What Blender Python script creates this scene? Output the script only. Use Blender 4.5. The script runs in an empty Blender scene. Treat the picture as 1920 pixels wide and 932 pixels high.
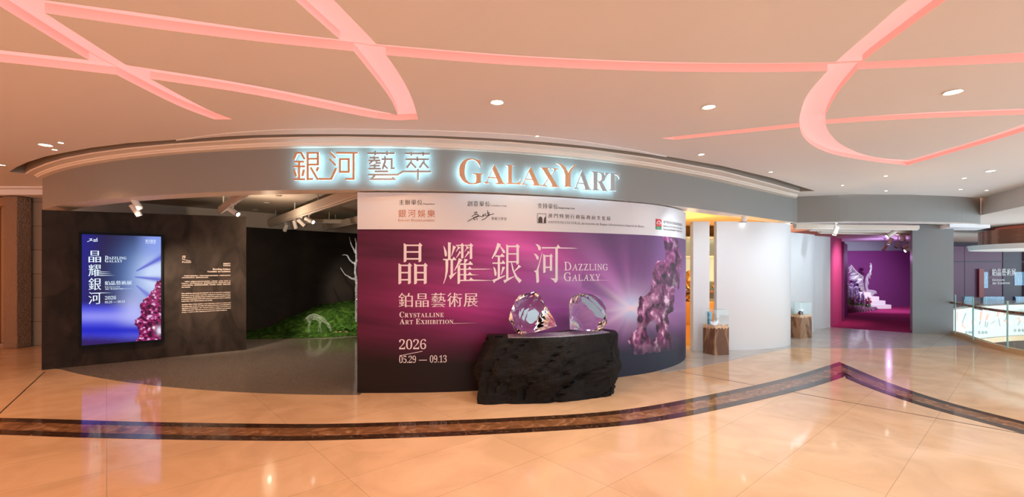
import bpy, bmesh, math, random
import numpy as np
from mathutils import Vector, Matrix
from mathutils.geometry import tessellate_polygon
random.seed(7); RNG = np.random.RandomState(7)
SC = bpy.context.scene
COL = SC.collection
F, CX, HY, EYE = 863.0, 960.0, 500.0, 1.75

# ------------------------------------------------------------------ camera, world, exposure
cam = bpy.data.cameras.new('camera'); cam_o = bpy.data.objects.new('camera', cam); COL.objects.link(cam_o)
cam.sensor_width = 36.0; cam.lens = 36.0 * F / 1920.0
cam.shift_y = (HY - 466.0) / 1920.0
cam.clip_start = 0.05; cam.clip_end = 200
cam_o.location = (0, 0, EYE); cam_o.rotation_euler = (math.pi / 2, 0, 0)
SC.camera = cam_o
SC.view_settings.view_transform = 'Standard'; SC.view_settings.look = 'None'
SC.view_settings.exposure = 0.0; SC.view_settings.gamma = 1.0
SC.view_settings.use_curve_mapping = False
SC.cycles.max_bounces = 10; SC.cycles.diffuse_bounces = 3; SC.cycles.glossy_bounces = 4
SC.cycles.transmission_bounces = 8; SC.cycles.transparent_max_bounces = 8
SC.cycles.sample_clamp_indirect = 4.0; SC.cycles.sample_clamp_direct = 20.0
SC.cycles.caustics_reflective = False; SC.cycles.caustics_refractive = False
SC.cycles.use_denoising = True
W = bpy.data.worlds.new('mall_daylight'); SC.world = W; W.use_nodes = True
wn, wl = W.node_tree.nodes, W.node_tree.links
bg = wn['Background']; bg.inputs['Strength'].default_value = 1.85
wc = wn.new('ShaderNodeTexCoord'); ws = wn.new('ShaderNodeSeparateXYZ'); wr = wn.new('ShaderNodeValToRGB')
wm = wn.new('ShaderNodeMapRange'); wm.inputs[1].default_value = -1; wm.inputs[2].default_value = 1
wl.new(wc.outputs['Generated'], ws.inputs[0]); wl.new(ws.outputs['X'], wm.inputs[0]); wl.new(wm.outputs[0], wr.inputs[0])
wl.new(wr.outputs['Color'], bg.inputs['Color'])
e = wr.color_ramp.elements
e[0].position = 0.0; e[0].color = (0.80, 0.25, 0.08, 1)
e[1].position = 1.0; e[1].color = (1.7, 2.1, 2.4, 1)
for p, c in ((0.25, (0.95, 0.31, 0.11, 1)), (0.41, (0.84, 0.50, 0.33, 1)), (0.53, (0.72, 0.70, 0.70, 1)), (0.70, (0.85, 1.02, 1.14, 1))):
    x = e.new(p); x.color = c

def lamp(name, kind, loc, energy, color, target=None, size=0.1, spot=1.2, blend=0.6, parent=None):
    l = bpy.data.lights.new(name, kind); l.energy = energy; l.color = color
    if kind == 'SPOT':
        l.spot_size = spot; l.spot_blend = blend; l.shadow_soft_size = size
    elif kind == 'AREA':
        l.size = size
    else:
        l.shadow_soft_size = size
    o = bpy.data.objects.new(name, l); COL.objects.link(o)
    o.location = loc
    if target is not None:
        o.rotation_euler = (Vector(target) - Vector(loc)).to_track_quat('-Z', 'Y').to_euler()
    return o
WARM = (1.0, 0.47, 0.19); MID = (1.0, 0.66, 0.42); COOL = (1.0, 0.96, 0.90)
# the mall's other recessed ceiling lamps, behind and beside the photographer
for x, y, en, c in ((-7, 2.0, 260, WARM), (-3, 2.0, 150, WARM), (1.0, 2.0, 105, MID), (4.8, 2.0, 95, COOL), (8.2, 2.5, 110, COOL),
                    (-5, -1.5, 150, WARM), (0, -1.5, 100, WARM), (5, -1.5, 85, MID), (8.4, 5.5, 200, COOL)):
    lamp('hall_lamp', 'SPOT', (x, y, 3.36), en, c, (x, y + 0.01, 0), 0.03, 2.6, 0.9)
# lamps and added fill lights in the exhibition rooms and atrium
lamp('preface_lamp', 'SPOT', (-5.9, 7.2, 2.7), 650, (1, .80, .62), (-6.25, 9.1, 1.5), 0.03, 1.0, 0.9)
lamp('deer_lamp', 'SPOT', (-4.3, 9.4, 2.8), 760, (1, .88, .66), (-4.6, 12.0, 0.2), 0.04, 0.55, 0.8)
lamp('tree_lamp', 'SPOT', (-3.3, 9.8, 2.8), 420, (1, .9, .75), (-4.1, 12.6, 1.6), 0.04, 0.6, 0.8)
lamp('gallery_glow', 'SPOT', (-4.4, 8.6, 2.82), 160, (1, .78, .58), (-4.4, 9.0, 0), 0.05, 2.6, 0.9)
lamp('gallery_fill', 'POINT', (-4.9, 9.3, 2.55), 40, (1, .74, .52), None, 0.025)  # unseen point light added to brighten the gallery ceiling
lamp('gallery_fill', 'POINT', (-6.9, 8.75, 2.62), 60, (1, .70, .48), None, 0.025)  # second unseen fill, for the ceiling above the preface wall
lamp('shop_glow', 'POINT', (4.2, 11.4, 2.2), 150, (1, .62, .28), None, 0.1)
lamp('shop_floor_glow', 'POINT', (6.2, 13.0, 1.4), 90, (1, .62, .28), None, 0.1)
lamp('niche_pink_lamp', 'SPOT', (10.9, 12.9, 2.65), 260, (1, .55, .62), (9.9, 14.4, 1.3), 0.03, 1.5, 0.9)
lamp('niche_lamp', 'SPOT', (14.6, 16.2, 2.6), 520, (.96, .95, 1), (14.6, 19.4, 0.7), 0.04, 1.6, 0.9)
lamp('niche_ceiling_glow', 'POINT', (14.9, 18.2, 2.1), 60, (.75, .45, 1.0), None, 0.03)
for x, y, en in ((3.0, 7.3, 45), (4.4, 7.9, 60), (6.0, 8.4, 60), (7.8, 10.4, 50)):
    lamp('wall_wash_lamp', 'SPOT', (x, y, 2.78), en, (.88, .96, 1), (x + .1, y + 1.6, 1.1), 0.03, 1.9, 1.0)
lamp('parapet_fill', 'AREA', (15.5, 9.0, 1.7), 110, (.90, .97, 1.0), (18.6, 17.3, -.4), 2.0)  # unseen panel in mid-air, added to light the parapet
lamp('canopy_fill', 'AREA', (17.5, 11.5, -2.8), 330, (.92, .98, 1.0), (17.8, 13.7, 2.3), 4.0)  # unseen panel below floor level, added to light the canopy underside
lamp('far_shop_lamp', 'SPOT', (22, 20, 2.7), 60, (.9, .9, 1.0), (23, 24, .8), .1, 2.2, .9)

# ------------------------------------------------------------------ helpers
def lin(r, g, b):
    f = lambda c: (c / 255.0) / 12.92 if c / 255.0 <= 0.04045 else (((c / 255.0) + 0.055) / 1.055) ** 2.4
    return (f(r), f(g), f(b), 1.0)
def mat(name, color=(.8, .8, .8, 1), rough=0.5, metal=0.0, spec=0.5, emit=None, strength=0.0, trans=0.0, ior=1.45):
    m = bpy.data.materials.new(name); m.use_nodes = True
    p = m.node_tree.nodes['Principled BSDF']
    p.inputs['Base Color'].default_value = color; p.inputs['Roughness'].default_value = rough
    p.inputs['Metallic'].default_value = metal; p.inputs['Specular IOR Level'].default_value = spec
    p.inputs['Transmission Weight'].default_value = trans; p.inputs['IOR'].default_value = ior
    if emit:
        p.inputs['Emission Color'].default_value = emit; p.inputs['Emission Strength'].default_value = strength
    return m
def N(m, kind, **kw):
    n = m.node_tree.nodes.new(kind)
    for k, v in kw.items():
        if hasattr(n, k): setattr(n, k, v)
        else: n.inputs[k].default_value = v
    return n
def L(m, a, b): m.node_tree.links.new(a, b)
def P_(m): return m.node_tree.nodes['Principled BSDF']
def pos(m, scale=(1, 1, 1), rot=0.0, loc=(0, 0, 0)):
    g = N(m, 'ShaderNodeNewGeometry'); mp = N(m, 'ShaderNodeMapping')
    mp.inputs['Scale'].default_value = scale; mp.inputs['Rotation'].default_value = (0, 0, rot); mp.inputs['Location'].default_value = loc
    L(m, g.outputs['Position'], mp.inputs['Vector']); return mp.outputs['Vector']
def ramp(m, fac, stops):
    r = N(m, 'ShaderNodeValToRGB'); L(m, fac, r.inputs[0]); el = r.color_ramp.elements
    el[0].position, el[0].color = stops[0]; el[1].position, el[1].color = stops[-1]
    for p, c in stops[1:-1]:
        x = el.new(p); x.color = c
    return r.outputs['Color']
def noise(m, vec, scale, detail=4, dist=0.0):
    n = N(m, 'ShaderNodeTexNoise', Scale=scale, Detail=detail, Distortion=dist); L(m, vec, n.inputs['Vector']); return n.outputs['Fac']
def bump(m, h, strength, dist=0.02):
    b = N(m, 'ShaderNodeBump', Strength=strength, Distance=dist); L(m, h, b.inputs['Height']); L(m, b.outputs['Normal'], P_(m).inputs['Normal'])
def vcol(m, emission=None):
    a = N(m, 'ShaderNodeVertexColor'); a.layer_name = 'print'
    if emission:
        L(m, a.outputs['Color'], P_(m).inputs['Emission Color']); P_(m).inputs['Emission Strength'].default_value = emission
        P_(m).inputs['Base Color'].default_value = (.01, .01, .01, 1)
    else: L(m, a.outputs['Color'], P_(m).inputs['Base Color'])
    return m

def wloc(o):
    v = Vector((0, 0, 0))
    while o is not None: v += o.location; o = o.parent
    return v
def link(name, me, m, parent=None, loc=None):
    o = bpy.data.objects.new(name, me); COL.objects.link(o)
    for mm in (m if isinstance(m, (list, tuple)) else [m]): me.materials.append(mm)
    if loc is not None: o.location = loc
    if parent is not None: o.parent = parent
    return o
def ob(name, verts, faces, m, parent=None, smooth=False, mi=None, base=None):
    """verts in WORLD coordinates; base = origin of a top-level mesh"""
    off = wloc(parent) if parent is not None else Vector(base or (0, 0, 0))
    me = bpy.data.meshes.new(name)
    me.from_pydata([tuple(Vector(v) - off) for v in verts], [], [tuple(f) for f in faces]); 
    if mi is not None: me.polygons.foreach_set('material_index', mi)
    if smooth: me.polygons.foreach_set('use_smooth', [True] * len(me.polygons))
    me.update()
    return link(name, me, m, parent, None if parent is not None else off)
def obm(name, bm, m, parent=None, smooth=False, base=None, recalc=True):
    off = wloc(parent) if parent is not None else Vector(base or (0, 0, 0))
    if recalc: bmesh.ops.recalc_face_normals(bm, faces=bm.faces)
    bmesh.ops.translate(bm, verts=bm.verts, vec=-off)
    me = bpy.data.meshes.new(name); bm.to_mesh(me); bm.free()
    if smooth: me.polygons.foreach_set('use_smooth', [True] * len(me.polygons))
    return link(name, me, m, parent, None if parent is not None else off)
def thing(name, label, cat, loc=(0, 0, 0), group=None):
    o = bpy.data.objects.new(name, None); COL.objects.link(o); o.location = loc; o.empty_display_size = 0.1
    return tag(o, label, cat, group)
def tag(o, label, cat, group=None, kind=None):
    o['label'] = label; o['category'] = cat
    if group: o['group'] = group
    if kind: o['kind'] = kind
    return o
def struct(o, label=None):
    o['kind'] = 'structure'
    if label: o['label'] = label
    return o
def dup(root, loc, label=None, rotz=0.0, scale=None):
    r = root.copy(); COL.objects.link(r); r.location = loc; r.rotation_euler = (0, 0, rotz)
    if scale: r.scale = (scale,) * 3
    if label: r['label'] = label
    for ch in list(root.children):
        c = ch.copy(); COL.objects.link(c); c.parent = r
        for g in ch.children:
            d = g.copy(); COL.objects.link(d); d.parent = c
    return r
def box(bm, c, s, rz=0.0, bev=0.0, axis=None):
    r = bmesh.ops.create_cube(bm, size=1.0); vs = r['verts']
    M = Matrix.Translation(c) @ (axis.to_4x4() if axis is not None else Matrix.Rotation(rz, 4, 'Z')) @ Matrix.Diagonal((s[0], s[1], s[2], 1))
    bmesh.ops.transform(bm, matrix=M, verts=vs)
    if bev:
        es = list({e for v in vs for e in v.link_edges})
        bmesh.ops.bevel(bm, geom=es, offset=bev, segments=2, affect='EDGES', profile=0.5)
def tube(bm, a, b, r0, r1=None, seg=12, caps=True):
    a, b = Vector(a), Vector(b); d = b - a
    M = Matrix.Translation((a + b) / 2) @ d.to_track_quat('Z', 'Y').to_matrix().to_4x4()
    bmesh.ops.create_cone(bm, cap_ends=caps, segments=seg, radius1=r0, radius2=r0 if r1 is None else r1, depth=d.length, matrix=M)
def prism(bm, pts, z0, z1):
    """closed prism over a plan polygon"""
    n = len(pts)
    lo = [bm.verts.new((p[0], p[1], z0)) for p in pts]; hi = [bm.verts.new((p[0], p[1], z1)) for p in pts]
    for t in tessellate_polygon([[Vector((p[0], p[1], 0)) for p in pts]]):
        for ring in (lo, hi):
            try: bm.faces.new([ring[i] for i in t])
            except ValueError: pass
    for i in range(n): bm.faces.new((lo[i], lo[(i + 1) % n], hi[(i + 1) % n], hi[i]))
def catmull(pts, n=8):
    P = [np.array(p, float) for p in pts]; P = [2 * P[0] - P[1]] + P + [2 * P[-1] - P[-2]]
    out = []
    for i in range(1, len(P) - 2):
        for k in range(n):
            t = k / n
            out.append(0.5 * (2 * P[i] + (P[i + 1] - P[i - 1]) * t + (2 * P[i - 1] - 5 * P[i] + 4 * P[i + 1] - P[i + 2]) * t * t + (3 * P[i] - P[i - 1] - 3 * P[i + 1] + P[i + 2]) * t ** 3))
    out.append(P[-2]); return [tuple(p) for p in out]
def normals(path):
    P = np.array(path); d = np.gradient(P, axis=0); d /= np.linalg.norm(d, axis=1)[:, None]
    return np.stack([-d[:, 1], d[:, 0]], 1)          # left of travel: away from the camera for left-to-right paths
def offset(path, d):
    return [tuple(p) for p in np.array(path) + normals(path) * d]
def ribbon(path, z0, z1, th):
    """solid wall following a plan path (left to right), th thick away from the viewer"""
    back = offset(path, th); n = len(path); bm = bmesh.new()
    A = [[bm.verts.new((p[0], p[1], z)) for p in path] for z in (z0, z1)]
    B = [[bm.verts.new((p[0], p[1], z)) for p in back] for z in (z0, z1)]
    for i in range(n - 1):
        bm.faces.new((A[0][i], A[0][i + 1], A[1][i + 1], A[1][i])); bm.faces.new((B[0][i + 1], B[0][i], B[1][i], B[1][i + 1]))
        bm.faces.new((A[1][i], A[1][i + 1], B[1][i + 1], B[1][i])); bm.faces.new((A[0][i + 1], A[0][i], B[0][i], B[0][i + 1]))
    for i in (0, n - 1): bm.faces.new((A[0][i], A[1][i], B[1][i], B[0][i]))
    return bm
def at_z(px, py, z=0.0):
    Y = F * (EYE - z) / (py - HY); return ((px - CX) / F * Y, Y)
def at_Y(px, py, Y): return Vector(((px - CX) / F * Y, Y, EYE + (HY - py) / F * Y))

class Surf:
    """an upright surface over a plan path; (s, z) are metres along it and height"""
    def __init__(s, path):
        s.P = np.array(path, float); s.d = np.concatenate([[0], np.cumsum(np.linalg.norm(np.diff(s.P, axis=0), axis=1))]); s.n = -normals(path)
        s.L = s.d[-1]
    def hit(s, px):
        k = (px - CX) / F; f = s.P[:, 0] - k * s.P[:, 1]
        for i in range(len(f) - 1):
            if f[i] <= 0 <= f[i + 1] or (i == len(f) - 2 and f[i + 1] < 0) or (i == 0 and f[0] > 0):
                t = -f[i] / (f[i + 1] - f[i]); p = s.P[i] + (s.P[i + 1] - s.P[i]) * t
                return s.d[i] + (s.d[i + 1] - s.d[i]) * t, p
    def sz(s, px, py):
        q, p = s.hit(px); return q, EYE + (HY - py) / F * p[1]
    def at(s, q, z, off=0.0):
        i = int(np.clip(np.searchsorted(s.d, q) - 1, 0, len(s.d) - 2)); t = (q - s.d[i]) / (s.d[i + 1] - s.d[i])
        p = s.P[i] + (s.P[i + 1] - s.P[i]) * t; n = s.n[i] + (s.n[i + 1] - s.n[i]) * t
        return Vector((p[0] + n[0] * off, p[1] + n[1] * off, z))

# ------------------------------------------------------------------ lettering
_G = {}
def slim(V, Fc, ax, ay):
    """thin the strokes: upright edges move in by ax, level edges by ay"""
    idx, key = {}, []
    for v in V: key.append(idx.setdefault((round(v[0], 5), round(v[1], 5)), len(idx)))
    U = np.array(list(idx.keys()), float); FF = []
    for f in Fc:
        g = [key[i] for i in f]; a = sum(U[g[k]][0] * U[g[(k + 1) % len(g)]][1] - U[g[(k + 1) % len(g)]][0] * U[g[k]][1] for k in range(len(g)))
        if len(set(g)) > 2: FF.append(tuple(g) if a > 0 else tuple(g[::-1]))
    E = {(f[k], f[(k + 1) % len(f)]) for f in FF for k in range(len(f))}; B = [e for e in E if (e[1], e[0]) not in E]
    nxt, prv = dict(B), {b: a for a, b in B}; W_ = U.copy()
    for i in nxt:
        if i not in prv: continue
        ns = []
        for a, b in ((prv[i], i), (i, nxt[i])):
            d = U[b] - U[a]; d = d / max(np.linalg.norm(d), 1e-9); ns.append(np.array([d[1], -d[0]]))
        h = [ax * n[0] ** 2 + ay * n[1] ** 2 for n in ns]; det = ns[0][0] * ns[1][1] - ns[0][1] * ns[1][0]
        if abs(det) > .35: q = np.array([(h[0] * ns[1][1] - h[1] * ns[0][1]) / det, (ns[0][0] * h[1] - ns[1][0] * h[0]) / det])
        else:
            m_ = ns[0] + ns[1]; m_ = m_ / max(np.linalg.norm(m_), 1e-6); q = m_ * (h[0] + h[1]) / 2
        W_[i] = U[i] - q
    return W_, FF
def glyph(ch, style):
    k = (ch, style)
    if k in _G: return _G[k]
    c = ch
    if style in 'SLG':
        if c.isalpha() and ord(c) < 128:
            if style in 'SG' or c in 'h': c = chr(0x1D400 + ord(c) - 65) if c.isupper() else chr(0x1D41A + ord(c) - 97)
            else: c = chr(0x1D434 + ord(c) - 65) if c.isupper() else chr(0x1D44E + ord(c) - 97)
        elif c.isdigit(): c = chr(0x1D7CE + int(c))
    cu = bpy.data.curves.new('glyph', 'FONT'); cu.body = c; cu.resolution_u = 3 if style != 's' else 1
    if style == 'L' and ch.isalpha(): cu.offset = 0.004
    o = bpy.data.objects.new('glyph', cu); COL.objects.link(o)
    me = bpy.data.meshes.new_from_object(o.evaluated_get(bpy.context.evaluated_depsgraph_get()))
    bpy.data.objects.remove(o)
    V = np.array([(v.co.x, v.co.y) for v in me.vertices]).reshape(-1, 2); Fc = [tuple(p.vertices) for p in me.polygons]
    bpy.data.meshes.remove(me)
    if style == 'L' and ch.isalpha() and len(V): V[:, 0] -= V[:, 1] * 0.29
    if len(V):
        if style == 'M': V, Fc = slim(V, Fc, -.009, .013)
        elif style == 'G': V, Fc = slim(V, Fc, .014, .004)
        elif ch.isdigit() and style == 'S': V, Fc = slim(V, Fc, .022, .004)
        V[:, 0] -= V[:, 0].min()
    _G[k] = (V, Fc, (V[:, 0].max() if len(V) else 0.25)); return _G[k]
def layout(s, style, caps=False, gap=None):
    x = 0.0; VV, FF = [], []
    first = True
    for ch in s:
        if ch == ' ': x += 0.30 if ord(s[0]) < 0x2000 else 0.5; first = True; continue
        sc = 1.0 if (first or not caps or not ch.isalpha()) else 0.76; first = False
        V, Fc, w = glyph(ch.upper() if caps else ch, style)
        if ord(ch) > 0x2E00:
            V = V + np.array([(1.0 - w) / 2, 0]); w = 1.0; g = 0.0
        else: g = 0.07
        if gap is not None: g = gap
        if len(V):
            b = len(VV); VV += [(x + v[0] * sc, v[1] * sc) for v in V]; FF += [tuple(b + i for i in f) for f in Fc]
        x += w * sc + g
    return VV, FF
def tri_refine(bm, maxlen):
    bmesh.ops.triangulate(bm, faces=bm.faces)
    for _ in range(5):
        es = [e for e in bm.edges if e.calc_length() > maxlen]
        if not es: break
        bmesh.ops.subdivide_edges(bm, edges=es, cuts=1); bmesh.ops.triangulate(bm, faces=[f for f in bm.faces if len(f.verts) > 3])
class Ink:
    """collects flat shapes in (s, z) of a surface, then lays them on it as one mesh"""
    def __init__(s, surf): s.s = surf; s.V = []; s.F = []
    def add(s, V, Fc):
        b = len(s.V); s.V += V; s.F += [tuple(b + i for i in f) for f in Fc]
    def text(s, st, style, x0, yb, x1, cap, caps=False, gap=None):
        V, Fc = layout(st, style, caps, gap); A = np.array(V)
        q0, z0 = s.s.sz(x0, yb); q1, _ = s.s.sz(x1, yb); _, zt = s.s.sz(x0, yb - cap)
        xm, xM = A[:, 0].min(), A[:, 0].max()
        if ord(st[0]) > 0x2E00: ym, yM = -0.085, 0.845
        else: ym, yM = 0.0, 0.69
        A[:, 0] = q0 + (A[:, 0] - xm) / (xM - xm) * (q1 - q0); A[:, 1] = z0 + (A[:, 1] - ym) / (yM - ym) * (zt - z0)
        s.add([tuple(v) for v in A], Fc)
    def poly(s, pts, org=(0, 0), sc=1.0):
        P = [s.s.sz(org[0] + p[0] / sc, org[1] + p[1] / sc) for p in pts]; s.add(P, [tuple(range(len(P)))])
    def stroke(s, pts, w, org=(0, 0), sc=1.0, closed=False):
        """a brush line of even width through picture points"""
        P = [np.array(p, float) for p in pts]; n = len(P); lo, hi = [], []
        for i in range(n):
            a = P[(i - 1) % n] if (closed or i > 0) else None; b = P[(i + 1) % n] if (closed or i < n - 1) else None
            d1 = (P[i] - a) / np.linalg.norm(P[i] - a) if a is not None else None
            d2 = (b - P[i]) / np.linalg.norm(b - P[i]) if b is not None else None
            d1 = d2 if d1 is None else d1; d2 = d1 if d2 is None else d2
            n1 = np.array([-d1[1], d1[0]]); n2 = np.array([-d2[1], d2[0]]); m = n1 + n2; m /= max(np.linalg.norm(m), 1e-6)
            k = w / 2 / max(np.dot(m, n1), 0.35); lo.append(P[i] + m * k); hi.append(P[i] - m * k)
        m = n if closed else n - 1
        for i in range(m):
            j = (i + 1) % n; s.poly([lo[i], lo[j], hi[j], hi[i]], org, sc)
    def build(s, name, m, parent, off=0.003, depth=0.0, maxlen=0.15):
        bm = bmesh.new(); vs = [bm.verts.new((v[0], v[1], 0)) for v in s.V]
        for f in s.F:
            try: bm.faces.new([vs[i] for i in f])
            except ValueError: pass
        bmesh.ops.remove_doubles(bm, verts=bm.verts, dist=1e-6)
        tri_refine(bm, maxlen)
        for f in bm.faces:
            if f.normal.z < 0: f.normal_flip()
        if depth:
            r = bmesh.ops.extrude_face_region(bm, geom=bm.faces[:])
            for v in r['geom']:
                if isinstance(v, bmesh.types.BMVert): v.co.z = 1.0
        for v in bm.verts: v.co = s.s.at(v.co.x, v.co.y, off + (depth if v.co.z > 0.5 else 0.0))
        return obm(name, bm, m, parent, recalc=bool(depth))
# value noise for printed artwork and rough shapes
def vnoise(x, y, seed=0):
    R = np.random.RandomState(seed).rand(256, 256); xi = np.floor(x).astype(int); yi = np.floor(y).astype(int); fx, fy = x - xi, y - yi
    fx = fx * fx * (3 - 2 * fx); fy = fy * fy * (3 - 2 * fy); g = lambda a, b: R[a % 256, b % 256]
    return (g(xi, yi) * (1 - fx) + g(xi + 1, yi) * fx) * (1 - fy) + (g(xi, yi + 1) * (1 - fx) + g(xi + 1, yi + 1) * fx) * fy
def fbm(x, y, seed=0, o=4):
    s, a, t = 0, 1.0, 0
    for i in range(o): s = s + a * vnoise(x * 2 ** i, y * 2 ** i, seed + i); t += a; a *= .5
    return s / t
def inside(px, py, poly):
    r = np.zeros(px.shape, bool); n = len(poly)
    for i in range(n):
        x0, y0 = poly[i]; x1, y1 = poly[(i + 1) % n]
        c = ((y0 > py) != (y1 > py)) & (px < (x1 - x0) * (py - y0) / ((y1 - y0) if y1 != y0 else 1e-9) + x0); r ^= c
    return r
def mixc(a, b, t): t = np.clip(t, 0, 1)[..., None]; return a * (1 - t) + b * t
def c3(r, g, b): return np.array(lin(r, g, b)[:3])
def smooth(a, b, x): t = np.clip((x - a) / (b - a), 0, 1); return t * t * (3 - 2 * t)
def art_mesh(name, surf, q0, q1, z0, z1, nx, ny, fn, m, parent, off):
    """printed sheet: a fine grid on the surface carrying its ink as a colour attribute"""
    Q, Z = np.meshgrid(np.linspace(q0, q1, nx), np.linspace(z0, z1, ny)); C = fn(Q, Z)
    verts = [surf.at(q, z, off) for q, z in zip(Q.ravel(), Z.ravel())]
    faces = [(j * nx + i, j * nx + i + 1, (j + 1) * nx + i + 1, (j + 1) * nx + i) for j in range(ny - 1) for i in range(nx - 1)]
    o = ob(name, verts, faces, m, parent)
    at = o.data.color_attributes.new('print', 'FLOAT_COLOR', 'POINT')
    at.data.foreach_set('color', np.concatenate([C.reshape(-1, 3), np.ones((C.size // 3, 1))], 1).astype(np.float32).ravel())
    return o
def grid_of(surf, Q, Z):
    """picture coordinates of the printed points, used only to lay the artwork out"""
    i = np.clip(np.searchsorted(surf.d, Q) - 1, 0, len(surf.d) - 2); t = (Q - surf.d[i]) / (surf.d[i + 1] - surf.d[i])
    p = surf.P[i] + (surf.P[i + 1] - surf.P[i]) * t[..., None]
    return CX + F * p[..., 0] / p[..., 1], HY + F * (EYE - Z) / p[..., 1]

# ------------------------------------------------------------------ materials
TH = math.atan2(863, 980)                        # the marble tiles run along this direction
def marble_floor(name, c1, c2, vein, rough):
    m = mat(name, rough=rough, spec=0.5)
    v = pos(m, rot=-TH, loc=(0, 0, 0)); br = N(m, 'ShaderNodeTexBrick', offset=0.0, Scale=1.0)
    br.inputs['Brick Width'].default_value = 1.5; br.inputs['Row Height'].default_value = 0.75; br.inputs['Mortar Size'].default_value = 0.002
    br.inputs['Color1'].default_value = c1; br.inputs['Color2'].default_value = c2; br.inputs['Mortar'].default_value = tuple(c * .55 for c in c1[:3]) + (1,)
    L(m, v, br.inputs['Vector'])
    nz = noise(m, pos(m, (1, 1, 1)), 1.3, 8, 1.6); r = ramp(m, nz, ((0.35, (.86, .84, .82, 1)), (.62, (1, 1, 1, 1))))
    mx = N(m, 'ShaderNodeMix', data_type='RGBA', blend_type='MULTIPLY'); mx.inputs[0].default_value = 1.0
    L(m, br.outputs['Color'], mx.inputs[6]); L(m, r, mx.inputs[7]); 
    n2 = noise(m, pos(m, (1, 1, 1)), 14, 6, 2.5); r2 = ramp(m, n2, ((0.0, (vein[0], vein[1], vein[2], 1)), (.36, (1, 1, 1, 1))))
    mx2 = N(m, 'ShaderNodeMix', data_type='RGBA', blend_type='MULTIPLY'); mx2.inputs[0].default_value = 0.6
    L(m, mx.outputs[2], mx2.inputs[6]); L(m, r2, mx2.inputs[7]); L(m, mx2.outputs[2], P_(m).inputs['Base Color'])
    return m
M = {}
M['marble'] = marble_floor('cream_marble', (.82, .59, .38, 1), (.77, .54, .34, 1), (.7, .55, .4), 0.07)
M['grey_marble'] = marble_floor('grey_marble', (.55, .52, .48, 1), (.52, .49, .45, 1), (.8, .78, .75), 0.07)
def stone_inlay(name, stops, scale, dist):
    m = mat(name, rough=0.08); nz = noise(m, pos(m, (1, 1, 1)), scale, 8, dist); L(m, ramp(m, nz, stops), P_(m).inputs['Base Color']); return m
M['dark_inlay'] = stone_inlay('dark_emperador', ((.35, (.025, .012, .008, 1)), (.6, (.07, .035, .02, 1)), (.72, (.20, .11, .06, 1))), 9, 2.5)
M['brown_inlay'] = stone_inlay('brown_emperador', ((.30, (.15, .07, .03, 1)), (.55, (.27, .13, .06, 1)), (.72, (.45, .28, .16, 1))), 5, 2.0)
m = M['terrazzo'] = mat('grey_terrazzo', rough=0.09)
vo = N(m, 'ShaderNodeTexVoronoi', Scale=130.0); L(m, pos(m), vo.inputs['Vector'])
L(m, ramp(m, vo.outputs['Color'], ((.2, (.15, .13, .11, 1)), (.55, (.20, .17, .145, 1)), (.9, (.27, .235, .20, 1)))), P_(m).inputs['Base Color'])
M['ceiling'] = mat('ceiling_paint', (.88, .86, .84, 1), 0.6, spec=.3)
M['white'] = mat('white_paint', (.76, .82, .88, 1), 0.5, spec=.3)
M['cornice'] = mat('cornice_paint', (.90, .86, .80, 1), 0.5, spec=.3)
M['slot'] = mat('air_slot_dark', (.32, .29, .25, 1), 0.8)
m = M['pink_side'] = mat('pink_side_glow', (.75, .38, .35, 1), 0.6, emit=(1.0, .24, .20, 1), strength=0.66)  # groove sides emit, in place of hidden LED strips lighting them pink
m = M['pink_top'] = mat('pink_top_glow', (.75, .48, .45, 1), 0.6, emit=(1.0, .40, .40, 1), strength=0.80)  # groove top emits more strongly, same stand-in for the LED cove
m = M['fascia'] = mat('grey_fascia_paint', (.285, .30, .295, 1), 0.45, spec=.3)
M['soffit'] = mat('fascia_soffit_paint', (.94, .91, .88, 1), 0.5)
m = M['black_wall'] = mat('dark_plaster', rough=0.6, spec=.12)
L(m, ramp(m, noise(m, pos(m, (1, 1, .6)), 3.2, 8, 1.0), ((.32, (.018, .0128, .010, 1)), (.68, (.046, .0325, .025, 1)))), P_(m).inputs['Base Color'])
m = M['back_wall'] = mat('black_plaster', rough=0.6)
L(m, ramp(m, noise(m, pos(m), 1.2, 6, 0.5), ((.35, (.014, .010, .008, 1)), (.7, (.044, .030, .022, 1)))), P_(m).inputs['Base Color'])
M['gallery'] = mat('gallery_ceiling_paint', (.55, .49, .43, 1), 0.7)
M['beam'] = mat('beam_paint', (.72, .66, .58, 1), 0.5)
M['lamp_white'] = mat('lamp_housing', (.80, .78, .75, 1), 0.4)
M['lamp_black'] = mat('lamp_rim', (.03, .03, .03, 1), 0.5)
M['lens'] = mat('lamp_lens', (1, 1, 1, 1), emit=(1, .93, .82, 1), strength=6)
M['lens_off'] = mat('lamp_lens_dim', (.2, .2, .2, 1), 0.2)
M['downlight'] = mat('downlight_lens', (1, 1, 1, 1), emit=(1, .86, .66, 1), strength=14)
M['halo'] = mat('halo_led', (0, 0, 0, 1), emit=(.46, .85, 1.0, 1), strength=15.0)
M['copper'] = mat('brushed_copper', (.78, .44, .25, 1), 0.5, 0.2)
M['silver'] = mat('brushed_steel_grey', (.46, .47, .48, 1), 0.5, 0.2)
M['print'] = vcol(mat('poster_print', rough=0.45, spec=.3))
M['print_text'] = mat('poster_white_ink', (.80, .76, .84, 1), 0.5)
M['head_dark'] = mat('dark_grey_ink', (.06, .05, .05, 1), 0.6)
M['head_copper'] = mat('copper_ink', (.50, .17, .07, 1), 0.6)
M['red'] = mat('red_ink', (.60, .02, .03, 1), 0.5); M['green'] = mat('green_ink', (.01, .25, .10, 1), 0.5)
M['header'] = mat('poster_white_vinyl', (.67, .70, .75, 1), 0.45, spec=.3)
M['screen_art'] = vcol(mat('screen_picture', rough=0.4, spec=.03), 0.95)
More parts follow.
